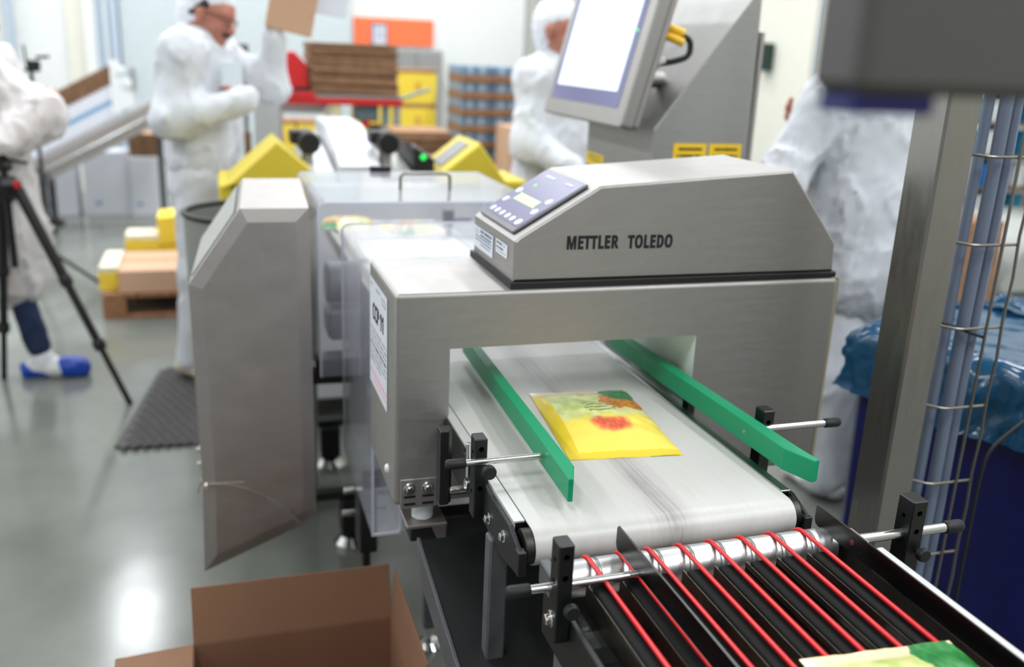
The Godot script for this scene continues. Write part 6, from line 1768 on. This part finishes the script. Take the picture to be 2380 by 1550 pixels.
	var JT := J.duplicate(); JT.an_r = J.kn_r.lerp(J.an_r, 0.86); JT.an_l = J.kn_l.lerp(J.an_l, 0.86)
	trousers(o, JT, M.jeans, 0.66)
	sleeve_coat(o, J, M.shirt_rose, 0.80, 0.85, 0.80, "shirt")
	var b := [[J.chest + Vector3(0, 0.05, 0), J.waist, 0.19, 0.20, J.front, 1.3], [J.waist, Vector3(-0.925, 0.62, -4.49), 0.20, 0.225, J.front, 1.15], [Vector3(-0.925, 0.62, -4.49), Vector3(-0.90, 0.50, -4.49), 0.225, 0.20, J.front, 1.1], [J.sh_r, J.el_r, 0.10, 0.105], [J.el_r, J.wr_r, 0.105, 0.06], [J.sh_l, J.el_l, 0.10, 0.10], [J.el_l, J.wr_l, 0.10, 0.06], [J.neck - Vector3(0, 0.05, 0), J.sh_r, 0.08, 0.09], [J.neck - Vector3(0, 0.05, 0), J.sh_l, 0.08, 0.09]]
	field_obj("gown", b, 0.0145, 0.06, 0.022, 5.0, M.gown_thin, o, Vector3(1, 0.5, 1)).position = -at
	cap(o, J)
	shoe(o, J.an_r, Vector3(1, 0, 0.12), M.shoe_white); shoe(o, J.an_l, Vector3(1, 0, 0.1), M.shoe_white)
	for a in [[J.an_r, Vector3(1, 0, 0.12).normalized()], [J.an_l, Vector3(1, 0, 0.1).normalized()]]:
		var g := Vector3(a[0].x, 0, a[0].z)
		field_obj("shoe_cover", [[g - a[1] * 0.055 + Vector3(0, 0.032, 0), g + a[1] * 0.05 + Vector3(0, 0.030, 0), 0.043, 0.036], [g + a[1] * 0.10 + Vector3(0, 0.043, 0), g + a[1] * 0.155 + Vector3(0, 0.038, 0), 0.049, 0.045]], 0.009, 0.03, 0.008, 16.0, M.cover_blue, o).position = -at

	# person behind the touch screen
	at = Vector3(1.56, 0, -4.25)
	o = thing("person", "person in a white coat and hairnet, half hidden behind the touch screen", "person", at)
	J = {
		"face": Vector3(0.62, -0.12, 0.72), "front": Vector3(0.6, 0, 0.8).normalized(), "head": Vector3(1.54, 1.585, -4.22), "neck": Vector3(1.535, 1.44, -4.25),
		"chest": Vector3(1.54, 1.27, -4.25), "waist": Vector3(1.54, 1.08, -4.25), "hip": Vector3(1.54, 0.90, -4.25),
		"sh_r": Vector3(1.40, 1.375, -4.16), "el_r": Vector3(1.37, 1.10, -4.08), "wr_r": Vector3(1.55, 0.99, -3.92),
		"sh_l": Vector3(1.69, 1.375, -4.36), "el_l": Vector3(1.78, 1.11, -4.35), "wr_l": Vector3(1.78, 1.03, -4.13),
		"hip_r": Vector3(1.47, 0.88, -4.20), "kn_r": Vector3(1.47, 0.47, -4.18), "an_r": Vector3(1.46, 0.085, -4.2),
		"hip_l": Vector3(1.61, 0.88, -4.30), "kn_l": Vector3(1.63, 0.47, -4.29), "an_l": Vector3(1.64, 0.085, -4.31),
		"hand_r": [Vector3(0.7, -0.3, 0.5), Vector3(0, 0.9, 0.3), -1.0, 0.35], "hand_l": [Vector3(-0.2, -0.3, 0.8), Vector3(0, 0.9, 0.3), 1.0, 0.35]}
	human(o, J, M.skin)
	sleeve_coat(o, J, M.coat_white, 0.84, 1.02, 1.0)
	trousers(o, J, M.coat_white, 0.95)
	cap(o, J)
	shoe(o, J.an_r, Vector3(0.5, 0, 0.8), M.shoe_white); shoe(o, J.an_l, Vector3(0.6, 0, 0.7), M.shoe_white)

	# person at the right, seen from behind
	at = Vector3(2.06, 0, -2.62)
	o = thing("person", "person in white coat and trousers seen from behind, right of the metal detector", "person", at)
	J = {
		"face": Vector3(-0.15, -0.15, -1), "front": Vector3(-0.15, 0, -1).normalized(), "head": Vector3(2.03, 1.60, -2.70), "neck": Vector3(2.045, 1.455, -2.64),
		"chest": Vector3(2.055, 1.27, -2.62), "waist": Vector3(2.075, 1.06, -2.62), "hip": Vector3(2.09, 0.90, -2.62),
		"sh_l": Vector3(1.875, 1.375, -2.62), "el_l": Vector3(1.71, 1.125, -2.58), "wr_l": Vector3(1.905, 1.265, -2.78),
		"sh_r": Vector3(2.225, 1.375, -2.60), "el_r": Vector3(2.33, 1.10, -2.60), "wr_r": Vector3(2.28, 0.92, -2.76),
		"hip_l": Vector3(2.03, 0.87, -2.63), "kn_l": Vector3(2.045, 0.46, -2.60), "an_l": Vector3(2.06, 0.085, -2.58),
		"hip_r": Vector3(2.17, 0.87, -2.63), "kn_r": Vector3(2.20, 0.46, -2.66), "an_r": Vector3(2.23, 0.085, -2.70),
		"hand_l": [Vector3(0.0, 1, 0.25), Vector3(-0.5, 0.1, 0.7), -1.0, 0.45], "hand_r": [Vector3(-0.1, -0.7, -0.4), Vector3(0.8, 0, 0.3), 1.0, 0.35]}
	human(o, J, M.skin)
	sleeve_coat(o, J, M.coat_white, 0.80, 1.05, 1.04)
	trousers(o, J, M.coat_white, 1.22)
	cap(o, J)
	shoe(o, J.an_l, Vector3(-0.2, 0, -1), M.shoe_white); shoe(o, J.an_r, Vector3(0.1, 0, -1), M.shoe_white)
	st = nb(); tube(st, rounded([Vector3(1.878, 1.395, -2.74), Vector3(1.89, 1.405, -2.725), Vector3(1.93, 1.40, -2.73)], 0.02), 0.008, 8); obj("wrist_band", st, M.sleeve_white, o, -at)

func pocket(o: Node3D, at: Vector3, c: Vector3, n: Vector3):
	var st := nb(); var x := n.cross(Vector3.UP).normalized()
	prism(st, round_rect(0.10, 0.11, 0.012, 3), 0, 0.008, fr(c, -x, Vector3.UP), 0.002)
	obj("pocket", st, M.pocket_white, o, -at)
